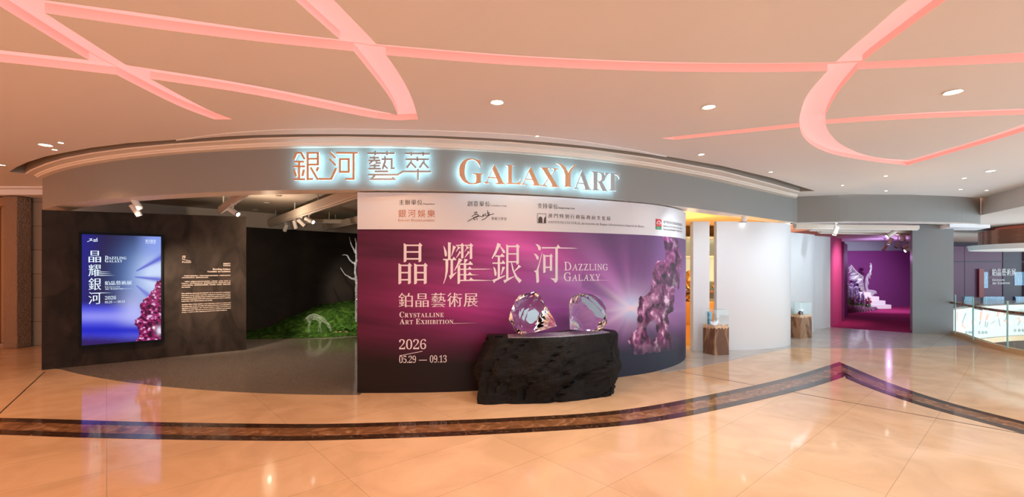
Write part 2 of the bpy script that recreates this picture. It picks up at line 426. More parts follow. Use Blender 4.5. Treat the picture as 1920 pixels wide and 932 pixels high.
M['screen_text'] = mat('screen_letters', (.0, .0, .0, 1), emit=(.75, .88, 1, 1), strength=1.1)
M['black_plastic'] = mat('black_frame', (.004, .004, .0045, 1), 0.4, spec=.1)
M['wall_text'] = mat('cream_wall_letters', (.85, .70, .58, 1), 0.6)
m = M['rock'] = mat('black_rock', rough=0.7, spec=.22)
L(m, ramp(m, noise(m, pos(m), 5, 8, .6), ((.3, (.003, .003, .0035, 1)), (.7, (.011, .011, .011, 1)))), P_(m).inputs['Base Color'])
bump(m, noise(m, pos(m), 22, 8, .4), 0.55, 0.02)
M['glass'] = mat('crystal_glass', (1, 1, 1, 1), 0.0, trans=1.0, ior=1.38)
M['frost'] = mat('frosted_crystal_glow', (.86, .90, .95, 1), 0.5, trans=0.2, ior=1.3, emit=(.75, .86, 1, 1), strength=.32)  # emission stands for LED light that does not reach the frosted faces
def rim(m, power, gain, base):
    lw = N(m, 'ShaderNodeLayerWeight', Blend=0.5); p = N(m, 'ShaderNodeMath', operation='POWER'); L(m, lw.outputs['Facing'], p.inputs[0]); p.inputs[1].default_value = power
    q = N(m, 'ShaderNodeMath', operation='MULTIPLY_ADD'); L(m, p.outputs[0], q.inputs[0]); q.inputs[1].default_value = gain; q.inputs[2].default_value = base; return q.outputs[0]
def shell(name, tint, body, gain=.85, base=.10, power=2.2):
    """blown crystal: clear where seen straight through, milky and shining towards its outline"""
    m = bpy.data.materials.new(name); m.use_nodes = True; nt = m.node_tree; nt.nodes.remove(P_(m)); out = nt.nodes['Material Output']
    t = N(m, 'ShaderNodeBsdfTransparent'); t.inputs[0].default_value = tint; p = N(m, 'ShaderNodeBsdfPrincipled'); p.inputs['Base Color'].default_value = body; p.inputs['Roughness'].default_value = .14; p.inputs['Metallic'].default_value = .3
    p.inputs['Specular IOR Level'].default_value = 1.0; mx = N(m, 'ShaderNodeMixShader'); L(m, rim(m, power, gain, base), mx.inputs[0]); L(m, t.outputs[0], mx.inputs[1]); L(m, p.outputs[0], mx.inputs[2]); L(m, mx.outputs[0], out.inputs['Surface']); return m
def pane(name, tint, rough=0.0, f0=.05):
    """thin clear sheet: lets light through and mirrors a little at grazing angles"""
    m = bpy.data.materials.new(name); m.use_nodes = True; nt = m.node_tree; nt.nodes.remove(P_(m)); out = nt.nodes['Material Output']
    t = N(m, 'ShaderNodeBsdfTransparent'); t.inputs[0].default_value = tint; g = N(m, 'ShaderNodeBsdfGlossy'); g.inputs['Roughness'].default_value = rough
    mx = N(m, 'ShaderNodeMixShader'); L(m, rim(m, 4.0, .35, .03), mx.inputs[0]); L(m, t.outputs[0], mx.inputs[1]); L(m, g.outputs[0], mx.inputs[2]); L(m, mx.outputs[0], out.inputs['Surface']); return m
M['iris'] = shell('iridescent_crystal', (.96, .97, 1, 1), (.92, .95, 1, 1), .72, .24, 1.4)
M['case_glass'] = pane('case_glass', (.975, .99, .985, 1))
m = M['wood'] = mat('rough_timber', rough=0.55)
nz = N(m, 'ShaderNodeTexNoise', Scale=1.6, Detail=4.0, Distortion=1.2); L(m, pos(m, (2.2, 2.2, .7)), nz.inputs['Vector'])
L(m, ramp(m, nz.outputs['Fac'], ((.36, (.40, .26, .16, 1)), (.47, (.34, .20, .12, 1)), (.50, (.19, .10, .06, 1)), (.72, (.12, .06, .035, 1)))), P_(m).inputs['Base Color'])
M['splinter'] = mat('torn_timber', (.75, .52, .33, 1), 0.6)
m = M['moss'] = mat('moss_green', rough=0.9, spec=.1)
L(m, ramp(m, noise(m, pos(m), 9, 8, .3), ((.3, (.008, .022, .003, 1)), (.55, (.03, .075, .01, 1)), (.75, (.09, .17, .025, 1)))), P_(m).inputs['Base Color'])
bump(m, noise(m, pos(m), 45, 6), 0.8, 0.03)
M['leaf'] = mat('fern_leaf', (.08, .22, .03, 1), 0.6)
M['pebble'] = mat('brown_pebble', (.28, .16, .11, 1), 0.6)
M['marble_wall'] = mat('beige_wall_stone', rough=0.18)
m = M['marble_wall']; g = N(m, 'ShaderNodeNewGeometry'); sx = N(m, 'ShaderNodeSeparateXYZ'); cb = N(m, 'ShaderNodeCombineXYZ')
L(m, g.outputs['Position'], sx.inputs[0]); L(m, sx.outputs['X'], cb.inputs[0]); L(m, sx.outputs['Z'], cb.inputs[1])
br = N(m, 'ShaderNodeTexBrick', offset=0.0, Scale=1.0); br.inputs['Brick Width'].default_value = 1.6; br.inputs['Row Height'].default_value = 0.53
br.inputs['Mortar Size'].default_value = .006; br.inputs['Color1'].default_value = (.50, .36, .25, 1); br.inputs['Color2'].default_value = (.45, .32, .22, 1); br.inputs['Mortar'].default_value = (.20, .12, .08, 1)
L(m, cb.outputs[0], br.inputs['Vector']); L(m, br.outputs['Color'], P_(m).inputs['Base Color'])
m = M['carved'] = mat('carved_bronze_frame', (.38, .25, .16, 1), 0.5, .2)
wv = N(m, 'ShaderNodeTexWave', Scale=16.0, Distortion=9.0, Detail=2.0); L(m, pos(m), wv.inputs['Vector']); bump(m, wv.outputs['Fac'], 0.7, .03)
M['bronze'] = mat('bronze_door', (.30, .18, .10, 1), 0.4, .2)
M['purple'] = mat('purple_wall_paint', (.17, .036, .17, 1), 0.6, spec=.2)
M['magenta'] = mat('magenta_wall_paint', (.50, .085, .25, 1), 0.6, spec=.2)
M['carpet'] = mat('magenta_carpet', (.32, .03, .13, 1), 0.95, spec=.1)
M['pillar'] = mat('blue_grey_paint', (.28, .345, .375, 1), 0.5, spec=.2)
M['step'] = mat('white_plinth', (.80, .80, .86, 1), 0.5)
M['shopceil'] = mat('amber_ceiling', (.75, .48, .22, 1), 0.6)
M['amber'] = mat('amber_wood', (.50, .24, .05, 1), 0.35)
M['shopglass'] = mat('pale_blue_panel', (.45, .62, .72, 1), 0.25)
M['gold'] = mat('gold_ornament', (.80, .55, .22, 1), 0.25, .8)
M['brass'] = mat('brass_curb', (.62, .40, .20, 1), 0.3, .3)
M['rail'] = mat('walnut_handrail', (.16, .075, .045, 1), 0.35)
M['steel'] = mat('dark_steel', (.18, .16, .14, 1), 0.35, .8)
M['rail_glass'] = pane('balustrade_glass', (.93, .985, .97, 1))
M['glass_edge'] = mat('glass_edge_green', (.25, .50, .52, 1), 0.1)
M['opposite'] = mat('white_parapet', (.80, .88, .86, 1), 0.4)
M['pink_stick'] = mat('pink_light_stick', (.9, .5, .5, 1), emit=(1, .45, .38, 1), strength=1.0)
M['crack'] = mat('grey_scratch', (.45, .52, .52, 1), 0.6)
M['plum'] = mat('plum_shop_panel', (.13, .05, .12, 1), 0.3, spec=.12)
M['plum_dark'] = mat('dark_shop_panel', (.035, .02, .045, 1), 0.3, spec=.12)
M['banner'] = mat('red_banner', (.30, .04, .05, 1), 0.5)
m = M['blue_screen'] = mat('blue_display', (.0, .0, .0, 1), 0.2)
wv = N(m, 'ShaderNodeTexWave', Scale=1.2, Distortion=9.0, Detail=2.0); L(m, pos(m, (3, 3, 3)), wv.inputs['Vector'])
L(m, ramp(m, wv.outputs['Fac'], ((.3, (.02, .10, .28, 1)), (.8, (.25, .55, .75, 1)))), P_(m).inputs['Emission Color']); P_(m).inputs['Emission Strength'].default_value = 0.8
M['disc'] = mat('canopy_white', (.80, .84, .83, 1), 0.5)
m = M['drum'] = mat('copper_drum', rough=0.35, metal=.6)
wv = N(m, 'ShaderNodeTexWave', Scale=2.0, Distortion=0.5); L(m, pos(m, (1, 1, 8)), wv.inputs['Vector'])
L(m, ramp(m, wv.outputs['Fac'], ((.2, (.30, .12, .07, 1)), (.8, (.55, .26, .17, 1)))), P_(m).inputs['Base Color'])
M['rust'] = mat('lower_floor_brown', (.25, .16, .11, 1), 0.5)
M['petal_p'] = mat('purple_petal', (.26, .14, .42, 1), 0.6); M['petal_v'] = mat('lilac_petal', (.50, .40, .68, 1), 0.6)
M['petal_o'] = mat('orange_petal', (.80, .24, .05, 1), 0.6); M['petal_r'] = mat('crimson_petal', (.45, .03, .06, 1), 0.6)
M['stem'] = mat('flower_stem', (.10, .16, .06, 1), 0.7); M['bed'] = mat('plum_groundcover', (.16, .06, .13, 1), 0.8)

# ------------------------------------------------------------------ the setting: floor
ZC = 3.42; ZB = 2.80
rail_path = catmull([(11.35, 12.4), (11.19, 11.66), (10.38, 10.13), (10.03, 9.01), (9.9, 7.0), (9.9, 3.0), (9.9, -5.0)], 6)
fl = [(-15, -5), (-15, 12.0), (-9, 17.5), (14, 21.5), (21, 21.5)] + [(20.5, 20.6), (11.6, 12.6)] + [p for p in rail_path]
bm = bmesh.new(); prism(bm, fl, -0.3, 0.0); bmesh.ops.triangulate(bm, faces=bm.faces)
struct(obm('floor', bm, M['marble']))
# fascia plan curve (front edge of the arched head), fitted through its measured points
fx = np.array([-8.64, -8.50, -6.76, -5.73, -5.0, -4.75, -3.72, -2.78, -2.11, -.887, -.24, .44, 1.15, 1.84, 2.13, 3.37, 5.05, 6.80])
fy = np.array([8.45, 8.39, 7.37, 6.865, 6.727, 6.615, 6.413, 6.306, 6.275, 6.38, 6.487, 6.70, 7.06, 7.37, 7.55, 8.35, 9.64, 10.98])
co = np.polyfit(fx, fy, 5); FX = np.linspace(-8.64, 6.80, 81); fpath = [(x, float(np.polyval(co, x))) for x in FX]
fas = Surf(fpath)
bm = bmesh.new()
tz = [p for p in fpath if -7.7 <= p[0] <= -2.05] + [(-2.05, 16.5), (-9.5, 16.5), (-5.75, 9.72), (-7.95, 7.9)]
prism(bm, tz, 0.0, 0.003); bmesh.ops.triangulate(bm, faces=bm.faces); struct(obm('floor_gallery', bm, M['terrazzo']))
bm = bmesh.new()
tz = [at_z(1240, 700), at_z(1300, 690), at_z(1350, 681), at_z(1391, 671.6), at_z(1440, 661), at_z(1490, 652), at_z(1540, 653), at_z(1620, 654), at_z(1711, 653.5), at_z(1789, 649), at_z(1850, 645.3)] + \
     [(10.75, 10.9), (11.1, 11.62), (10.5, 12.2), (9.2, 13.4), (8, 14.5), (3.4, 14.0), (2.6, 9.0)]
prism(bm, tz, 0.0, 0.003); bmesh.ops.triangulate(bm, faces=bm.faces); struct(obm('floor_threshold', bm, M['grey_marble']))
bm = bmesh.new(); prism(bm, [(9.2, 13.3), (10.55, 12.08), (19.5, 20.0), (14, 20.7), (11, 19)], 0.0, 0.006); struct(obm('floor_carpet', bm, M['carpet']))
# marble border inlaid in the floor
outer = catmull([at_z(-260, 781), at_z(0, 784), at_z(125, 787), at_z(250, 791), at_z(500, 795), at_z(670, 794), at_z(960, 783.5), at_z(1165, 769), at_z(1325, 741.5), at_z(1475, 708.5), at_z(1574, 679)], 8)
right = catmull([at_z(1574, 679), at_z(1670, 719), at_z(1780, 755), at_z(1920, 791), (5.98, 4.3), (6.4, 3.0)], 6)
nv = normals(outer); nr = normals(right)
def border(d0, d1, name, m):
    def off(d):
        A = np.array(outer) - nv * d; B = np.array(right) - nr * d
        B = np.array(right) + nr * -d
        k = d / 0.49; tip = np.array([6.0, 8.44]) * (1 - k) + np.array([5.33, 7.37]) * k
        A = [p for p in A if p[0] < tip[0] - .03]; B = [p for p in B if p[1] < tip[1] - .03]
        return A, B, tip
    A0, B0, t0 = off(d0); A1, B1, t1 = off(d1); bm = bmesh.new()
    n = min(len(A0), len(A1)); A0, A1 = A0[:n] + [t0], A1[:n] + [t1]
    n = min(len(B0), len(B1)); B0, B1 = [t0] + B0[-n:], [t1] + B1[-n:]
    for a, b in ((A0, A1), (B0, B1)):
        va = [bm.verts.new((p[0], p[1], .0025)) for p in a]; vb = [bm.verts.new((p[0], p[1], .0025)) for p in b]
        for i in range(len(a) - 1): bm.faces.new((va[i], vb[i], vb[i + 1], va[i + 1]))
    for f in bm.faces:
        if f.normal.z < 0: f.normal_flip()
    bmesh.ops.recalc_face_normals(bm, faces=bm.faces)
    r = bmesh.ops.extrude_face_region(bm, geom=bm.faces[:])
    for v in r['geom']:
        if isinstance(v, bmesh.types.BMVert): v.co.z = 0.0005
    struct(obm(name, bm, m))
border(0.0, 0.13, 'floor_inlay', M['dark_inlay']); border(0.13, 0.36, 'floor_inlay', M['brown_inlay']); border(0.36, 0.49, 'floor_inlay', M['dark_inlay'])
bm = bmesh.new()
for a, b in (((1270, 696), (1920, 814)), ((-10, 784), (84, 697))):
    a, b = Vector(at_z(*a)), Vector(at_z(*b)); n = Vector((-(b - a).y, (b - a).x)).normalized() * .008
    prism(bm, [a - n, b - n, b + n, a + n], 0.0, 0.0015)
struct(obm('floor_joint', bm, mat('joint_dark', (.05, .03, .02, 1), .5)))

# ------------------------------------------------------------------ ceiling with recessed light channels
def cpt(p): return at_z(p[0], p[1], ZC)
def zl(sc, ox, oy, pts): return [(ox + x / sc, oy + y / sc) for x, y in pts]
bands = [
    [(-150, -82), (0, 11.6), (167, 113), (218, 140), (330, 196), (402, 224), (435, 223.5), (384, 203), (282, 148), (236, 121.5), (84, 24.5), (-60, -67)],
    [(30, -9), (80, 0), (283, 27), (480, 55.4), (636, 74), (704, 82.6), (960, 103.6), (1200, 115), (1400, 118.6), (1551.5, 117), (1623, 116.5), (1920, 99), (2150, 80), (2150, 100), (1920, 116), (1608, 129.6), (1551, 133), (1400, 135), (1200, 132.5), (960, 121.7), (722, 103), (663, 96), (480, 77), (283, 52.8), (84, 24.5)],
    [(-260, 67), (0, 94), (169, 113), (237, 122), (480, 161), (705, 207), (746, 217), (784, 224), (707, 222), (480, 178), (283, 148), (218, 140), (0, 116), (-260, 92)],
    [(430, -112), (553.6, 0), (637, 73.6), (663, 96), (729, 180), (746, 217), (745, 223.5), (784, 224), (775, 192), (762, 162), (742, 129), (723, 103), (704, 81), (625.7, 0), (520, -105)],
    [(1850, -95), (1703, 0), (1633.6, 58.4), (1566, 117), (1551.5, 133), (1513, 179), (1501, 212), (1499, 233.6), (1505, 254), (1520, 270), (1543, 282), (1575, 292), (1640, 303), (1701, 310), (1703, 301), (1633.6, 293.8), (1582.5, 273.7), (1557, 252), (1548, 232), (1549.6, 211.7), (1570, 175), (1608, 129.6), (1622.6, 111), (1681, 67.5), (1774, 0), (1900, -82)],
    [(1699, 301), (1706.6, 300), (1820, 267), (1920, 233), (2150, 145), (2150, 170), (1920, 246), (1820, 276), (1701, 310)],
    [(1242, 259), (1264, 256.5), (1499, 231), (1546, 225), (1720, 212), (1920, 204.4), (2150, 199), (2150, 210), (1920, 214.6), (1720, 222), (1552, 232), (1499, 238), (1264, 262)],
]
slot_o = zl(5.825, 0, 240, [(100, 480), (180, 428), (300, 373), (500, 310), (700, 270), (1000, 215), (1400, 165), (1860, 133)]) + [(400, 256.5), (480, 252.5), (560, 251), (640, 251), (807, 254), (957, 261), (1100, 273), (1220, 288), (1353, 311), (1449, 334), (1528, 358.2)]
slot_i = zl(5.825, 0, 240, [(270, 495), (330, 455), (500, 385), (700, 325), (1000, 268), (1400, 215), (1860, 172)]) + [(400, 264), (480, 258.5), (560, 256.5), (640, 255.6), (807, 258.5), (957, 266), (1100, 279), (1220, 295.5), (1353, 319.5), (1440, 342), (1500, 359)]
cpoly = [(-15, -5), (-15, 9.75), (-9.6, 9.75), (-8.72, 8.52)] + [(p[0] - n[0] * .02, p[1] - n[1] * .02) for p, n in zip(offset(fpath, .1), [(0, 0)] * 81)] + [(7.84, 10.62), (9.24, 10.68), (11.45, 11.2), (10.62, 9.5), (9.9, 7.6), (9.6, 5.0), (9.6, -5)]
bm = bmesh.new(); prism(bm, cpoly, ZC, ZC + .30); bmesh.ops.triangulate(bm, faces=bm.faces)
ceil = obm('ceiling', bm, [M['ceiling'], M['pink_side'], M['slot'], M['pink_top']])
def cutter(pts, depth, side, top):
    bm = bmesh.new(); prism(bm, pts, ZC - .1, ZC + depth)
    bmesh.ops.recalc_face_normals(bm, faces=bm.faces)
    bm.faces.ensure_lookup_table()
    for f in bm.faces: f.material_index = top if f.normal.z > .9 else side
    bmesh.ops.triangulate(bm, faces=bm.faces)
    me = bpy.data.meshes.new('cut'); bm.to_mesh(me); bm.free(); o = bpy.data.objects.new('cut', me); COL.objects.link(o)
    for k in ('ceiling', 'pink_side', 'slot', 'pink_top'): me.materials.append(M[k])
    md = ceil.modifiers.new('cut', 'BOOLEAN'); md.object = o; md.operation = 'DIFFERENCE'; md.solver = 'EXACT'; return o
def curve_poly(pts):
    """round the long sides of a channel outline, keeping its corners"""
    n = len(pts); A = np.array(pts, float); corner = []
    for i in range(n):
        d0 = A[i] - A[i - 1]; d1 = A[(i + 1) % n] - A[i]; a = abs(math.degrees(math.atan2(d0[0] * d1[1] - d0[1] * d1[0], np.dot(d0, d1)))); corner.append(a > 33)
    k = [i for i in range(n) if corner[i]]; out = []
    for a, b in zip(k, k[1:] + [k[0] + n]):
        run = [tuple(A[i % n]) for i in range(a, b + 1)]; out += (catmull(run, 5) if len(run) > 2 else run)[:-1]
    return out
cuts = [cutter(curve_poly([cpt(p) for p in b]), .075 - .004 * i, 1, 3) for i, b in enumerate(bands)]
cuts.append(cutter([cpt(p) for p in slot_o] + [cpt(p) for p in slot_i[::-1]], .16, 2, 2))
me = bpy.data.meshes.new_from_object(ceil.evaluated_get(bpy.context.evaluated_depsgraph_get()))
ceil.modifiers.clear(); ceil.data = me
for o in cuts: bpy.data.objects.remove(o)
struct(ceil)
# cornice between slot and fascia: a stepped moulding
sl = Surf([cpt(p) for p in slot_i]); bm = bmesh.new(); fr = catmull([fas.at(q, 0, 0) for q in np.linspace(0.35, fas.L, 40)], 1)
A = [sl.at(q, 0) for q in np.linspace(0.0, sl.L, 60)]; B = [fas.at(q, 0) for q in np.linspace(.05, fas.L - .05, 60)]
rows = []
for k, dz in ((0.02, 0.0), (0.06, -.012), (.50, -.012), (.54, -.030), (.60, -.030), (.66, -.05), (1.0, -.05), (1.0, 0.0)):
    rows.append([bm.verts.new((a[0] * (1 - k) + b[0] * k, a[1] * (1 - k) + b[1] * k, ZC + dz)) for a, b in zip(A, B)])
for r0, r1 in zip(rows[:-1], rows[1:]):
    for i in range(59): bm.faces.new((r0[i], r0[i + 1], r1[i + 1], r1[i]))
struct(obm('trim_1', bm, M['cornice'], recalc=False))
# thin plate before the air slot, painted whiter for the sign's glow
w0 = [(330, 262), (420, 250), (520, 243), (640, 241), (807, 244), (957, 251), (1080, 263), (1180, 279), (1250, 293)]
w1 = [(330, 263), (420, 255), (520, 251.2), (640, 250.5), (807, 253.5), (957, 260.5), (1080, 271), (1180, 283), (1250, 294)]
bm = bmesh.new(); prism(bm, [cpt(p) for p in catmull(w0, 4)] + [cpt(p) for p in catmull(w1, 4)[::-1]], ZC - .008, ZC + .01)
bmesh.ops.triangulate(bm, faces=bm.faces); struct(obm('trim_glow_band', bm, mat('sign_glow_paint', (.93, .94, .95, 1), .5)))

# ------------------------------------------------------------------ grey fascia over the entrance
bm = ribbon(fpath, ZB, ZC, .34); bm.normal_update(); bmesh.ops.recalc_face_normals(bm, faces=bm.faces)
for f in bm.faces: f.material_index = 1 if f.normal.z < -.9 else 0
struct(obm('wall_fascia', bm, [M['fascia'], M['soffit']]))
beam = catmull([(6.78, 10.98), (7.84, 10.72), (9.24, 10.72), (10.6, 10.95), (11.5, 11.3)], 6)
bm = ribbon(beam, ZB, ZC + .02, .45); bmesh.ops.recalc_face_normals(bm, faces=bm.faces)
for f in bm.faces: f.material_index = 1 if f.normal.z < -.9 else 0
struct(obm('wall_beam', bm, [M['fascia'], M['soffit']]))
# dropped ceilings: atrium side, left side
bk = [(11.45, 11.2), (10.65, 9.57), (9.9, 7.6), (9.6, 5.0), (9.6, -5)]
bm = bmesh.new(); prism(bm, bk + [(34, -5), (34, 32), (14, 32), (12.2, 12.4)], 3.01, ZC + .3); bmesh.ops.triangulate(bm, faces=bm.faces)
struct(obm('ceiling_atrium', bm, mat('bulkhead_paint', (.72, .70, .66, 1), .5)))
bm = bmesh.new(); prism(bm, [(-15, 9.72), (-8.6, 9.72), (-8.6, 10.6), (-15, 10.6)], 3.27, ZC + .3); prism(bm, [(-15, 9.55), (-8.75, 9.55), (-8.75, 9.75), (-15, 9.75)], 3.38, ZC + .05)
struct(obm('ceiling_side', bm, M['ceiling']))
# left: stone wall and door
bm = bmesh.new(); box(bm, (-11.2, 10.35, 1.7), (3.6, .3, 3.5)); struct(obm('wall_left', bm, M['marble_wall']))
d = thing('door_1', 'carved bronze door surround at the left edge', 'door', (-10.9, 9.9, 0)); del d['category']; struct(d)
bm = bmesh.new(); box(bm, (-10.72, 9.98, 1.63), (.30, .30, 3.26), bev=.015); obm('frame', bm, M['carved'], d)
bm = bmesh.new(); box(bm, (-10.93, 10.05, 1.6), (.10, .24, 3.1), bev=.02); box(bm, (-11.05, 10.1, 1.58), (.10, .22, 3.0), bev=.02); box(bm, (-11.7, 10.0, 3.15), (1.6, .2, .2), bev=.02); obm('inner_frame', bm, M['bronze'], d)
bm = bmesh.new(); box(bm, (-11.9, 10.2, 1.55), (1.6, .08, 3.0)); obm('panel', bm, mat('door_glass_dark', (.04, .02, .012, 1), .15), d)

# ------------------------------------------------------------------ black preface wall with screen
W0, W1 = (-7.95, 7.78), (-5.59, 9.68)
bw = Surf([tuple(np.array(W0) + (np.array(W1) - np.array(W0)) * t) for t in np.linspace(0, 1, 12)])
bm = ribbon([tuple(p) for p in bw.P], 0.0, 2.79, .14)
for v in bm.verts:
    if v.co.z > 1: v.co.z = 2.71 + .09 * (v.co.x + 7.95) / 2.36
wp = struct(obm('wall_preface', bm, M['black_wall']))
ink = Ink(bw); zz = lambda x, y: (320 + x / 6.654, 460 + y / 6.657)
def wl_(st, style, x0, yb, x1, cap, **k):
    a = zz(x0, yb); b = zz(x1, yb); ink.text(st, style, a[0], a[1], b[0], cap / 6.657, **k)
wl_('序', 'C', 142, 168, 188, 42); ink.stroke([(142, 172), (160, 178), (250, 198)], 5, (320, 460), 6.657); wl_('Preface', 'S', 142, 218, 255, 20)
wl_('晶耀銀河', 'C', 657, 238, 745, 18); wl_('鉑晶藝術展', 'C', 657, 260, 745, 15)
wl_('Dazzling Galaxy', 'S', 525, 307, 745, 20); wl_('Crystalline Art Exhibition', 'S', 460, 336, 745, 17)
for st, x0, x1, yb in (('本次展覽以鉑晶藝術為核心，呈現當代材質與東方美學的嶄新對話，引領觀眾走進晶瑩世界', 165, 745, 388), ('，感受自然與藝術交融的光影，展開想像與創意的全新視野。', 135, 475, 411),
                       ('「晶耀銀河」匯聚藝術工作室近年代表作與全新創作，以透明為語言，以光為筆，融合科技、藝', 170, 745, 460), ('術與東方文化，探索材質表現的更多可能，讓作品超越傳統工藝的界限，兼具現代氣息與人文溫度', 135, 745, 483),
                       ('，於虛實之間映照萬象，為觀眾帶來嶄新的觀賞體驗，在光影流轉中，感受晶瑩、純淨與永恆的藝', 135, 745, 506), ('術魅力與無限想像。', 135, 250, 531)):
    wl_(st, 'C', x0, yb, x1, 13)
for st, x0, x1, yb in (('This exhibition showcases the distinctive art of an innovative, translucent', 135, 745, 608), ('material to elevate artistic expression, opening new horizons of creativity', 135, 745, 632),
                       ('and imagination. By blending Eastern culture with modern aesthetics, it aims', 135, 745, 656), ('to present breathtaking works that transcend traditional charm, combining', 135, 745, 680), ('modern flair with cultural elegance and warmth.', 135, 520, 704),
                       ('Dazzling Galaxy brings together recent masterpieces and new creations from', 140, 750, 746), ('the pioneering crystal art studio. The studio embraces a cross-disciplinary', 140, 750, 770),
                       ('approach of Technology + Art + Oriental Culture to explore new frontiers of', 140, 750, 794), ('artistic expression. Through innovative materials, techniques and aesthetic', 140, 750, 818), ('designs, it aspires to offer inspiring perspectives for modern audiences.', 140, 705, 842)):
    h = 11; a = zz(x0, yb); b = zz(x1, yb); V, Fc = layout(st, 'S', gap=.05); ink.text(st, 'S', a[0], a[1], b[0], h / 6.657, gap=.05)
ink.build('lettering', M['wall_text'], wp)

q0, zt = bw.sz(154.2, 439.2); q1, _ = bw.sz(301.6, 444.6); zb = bw.sz(154.2, 646.3)[1]
zt = .5 * (zt + bw.sz(301.6, 444.6)[1]); zb = .5 * (zb + bw.sz(301.6, 636.4)[1])
scr = thing('display_screen', 'tall lit blue and violet exhibition display screen hung on dark plaster wall', 'screen', bw.at((q0 + q1) / 2, zb, 0))
bm = bmesh.new(); sub = Surf([tuple(bw.at(q, 0, .07)[:2]) for q in np.linspace(q0 - .035, q1 + .035, 8)])
bmx = ribbon([tuple(p) for p in sub.P], zb - .04, zt + .04, .07); bm.free(); obm('bezel', bmx, M['black_plastic'], scr)
def screen_art(Q, Z):
    x, y = grid_of(bw, Q, Z); x = (x - 140) * 4.239; y = (y - 430) * 4.236
    base = np.zeros(x.shape + (3,)) + c3(42, 26, 66)
    base = mixc(base, c3(38, 40, 150), smooth(250, 40, x + (y - 250) * .15) * .75)
    cxs, cys = 660, 370; dx, dy = x - cxs, (y - cys); r = np.hypot(dx, dy); a = np.arctan2(dy, dx)
    g = np.exp(-(dx / 170) ** 2 - (dy / 190) ** 2); base = mixc(base, c3(80, 135, 215), np.exp(-(dx / 270) ** 2 - (dy / 270) ** 2) * 1.2)
    base = mixc(base, c3(205, 222, 255), g * 1.2)
    base = mixc(base, c3(150, 170, 255), smooth(460, 640, x) * smooth(330, 90, y) * .8)
    for ax, ay, bx, by, w in ((490, 332, 690, 225, 22), (480, 378, 690, 400, 20), (490, 445, 610, 545, 22)):
        t = ((x - ax) * (bx - ax) + (y - ay) * (by - ay)) / ((bx - ax) ** 2 + (by - ay) ** 2); dd = np.abs((x - ax) * (by - ay) - (y - ay) * (bx - ax)) / math.hypot(bx - ax, by - ay)
        base = mixc(base, c3(58, 62, 205), np.exp(-(dd / (4 + w * np.clip(t, 0, 1.2))) ** 2) * (t > 0) * .85)
    fl_ = smooth(560, 640, y + (x - 60) * -.02); base = mixc(base, c3(72, 78, 235), fl_ * .9)
    base = mixc(base, c3(150, 150, 250), np.exp(-((y - 690) / 45) ** 2) * smooth(700, 250, np.abs(x - 400)) * .9)
    base = mixc(base, c3(195, 200, 255), np.exp(-((x - 480) / 120) ** 2 - ((y - 640) / 150) ** 2) * .8)
    base = mixc(base, c3(30, 36, 200), np.exp(-((y - 800) / 40) ** 2) * .9)
    base = mixc(base, c3(50, 22, 70), smooth(815, 905, y - (x - 60) * .04 + 20 * fbm(x / 60, y / 60, 3)) * .9)
    edge = 640 + 26 * (fbm(x / 30, y / 30, 5) - .5)
    poly = [(700, 390), (655, 415), (630, 470), (590, 520), (545, 560), (520, 600), (530, 680), (480, 720), (478, 755), (505, 770), (510, 840), (490, 885), (700, 890)]
    ck = inside(x + 22 * (fbm(x / 16, y / 16, 8) - .5), y + 22 * (fbm(x / 16, y / 16, 9) - .5), poly)
    n = fbm(x / 22 + y / 60, y / 15 - x / 80, 11, 4); cr = mixc(np.zeros(x.shape + (3,)) + c3(50, 6, 40), c3(165, 35, 105), smooth(.3, .6, n)); cr = mixc(cr, c3(235, 205, 250), smooth(.62, .76, n))
    cr = mixc(cr, c3(240, 230, 255), np.exp(-((x - 670) / 22) ** 2 - ((y - 800) / 30) ** 2)); cr = mixc(cr, c3(255, 255, 255), np.exp(-((x - 628) / 9) ** 2 - ((y - 778) / 9) ** 2) * 1.5)
    return np.where(ck[..., None], cr, base)
art_mesh('picture', bw, q0, q1, zb, zt, 190, 250, screen_art, M['screen_art'], scr, .072)
ink = Ink(bw); K = 4.239
def st_(s, style, x0, yb, x1, cap, **k): ink.text(s, style, 140 + x0 / K, 430 + yb / K, 140 + x1 / K, cap / K, **k)
for ch, y in (('晶', 265), ('耀', 376), ('銀', 485), ('河', 596)): st_(ch, 'M', 113, y, 212, 100)
for y, x1 in ((338, 290), (352, 300), (366, 325), (504, 300)): ink.poly([(205, y - 2), (205, y + 3), (x1, y)], (140, 430), K)
ink.build('title_lettering', M['screen_text'], scr, off=.074); ink = Ink(bw)
st_('Dazzling', 'S', 243, 238, 412, 27, caps=True); st_('Galaxy', 'S', 243, 262, 380, 25, caps=True); st_('鉑晶藝術展', 'M', 241, 444, 455, 34)
st_('Crystalline', 'S', 243, 463, 362, 12, caps=True); st_('Art Exhibition', 'S', 243, 479, 388, 13, caps=True)
st_('2026', 'S', 243, 557, 330, 26); st_('05.29 — 09.13', 'S', 243, 586, 398, 17); ink.poly([(475, 469), (390, 471), (390, 473)], (140, 430), K); ink.build('lettering', M['screen_text'], scr, off=.074); ink = Ink(bw); st_('銀河藝萃', 'C', 562, 104, 645, 22); st_('GALAXYART', 'S', 562, 114, 645, 8); ink.build('logo_lettering', M['screen_text'], scr, off=.074); ink = Ink(bw)
for pts in ([(103, 100), (125, 92), (140, 86)], [(118, 78), (140, 76), (128, 86), (145, 92)], [(150, 90), (158, 82), (163, 92), (170, 80)], [(172, 90), (180, 72), (183, 96), (150, 98)]): ink.stroke(pts, 4, (140, 430), K)
ink.build('signature_logo', M['screen_text'], scr, off=.074)

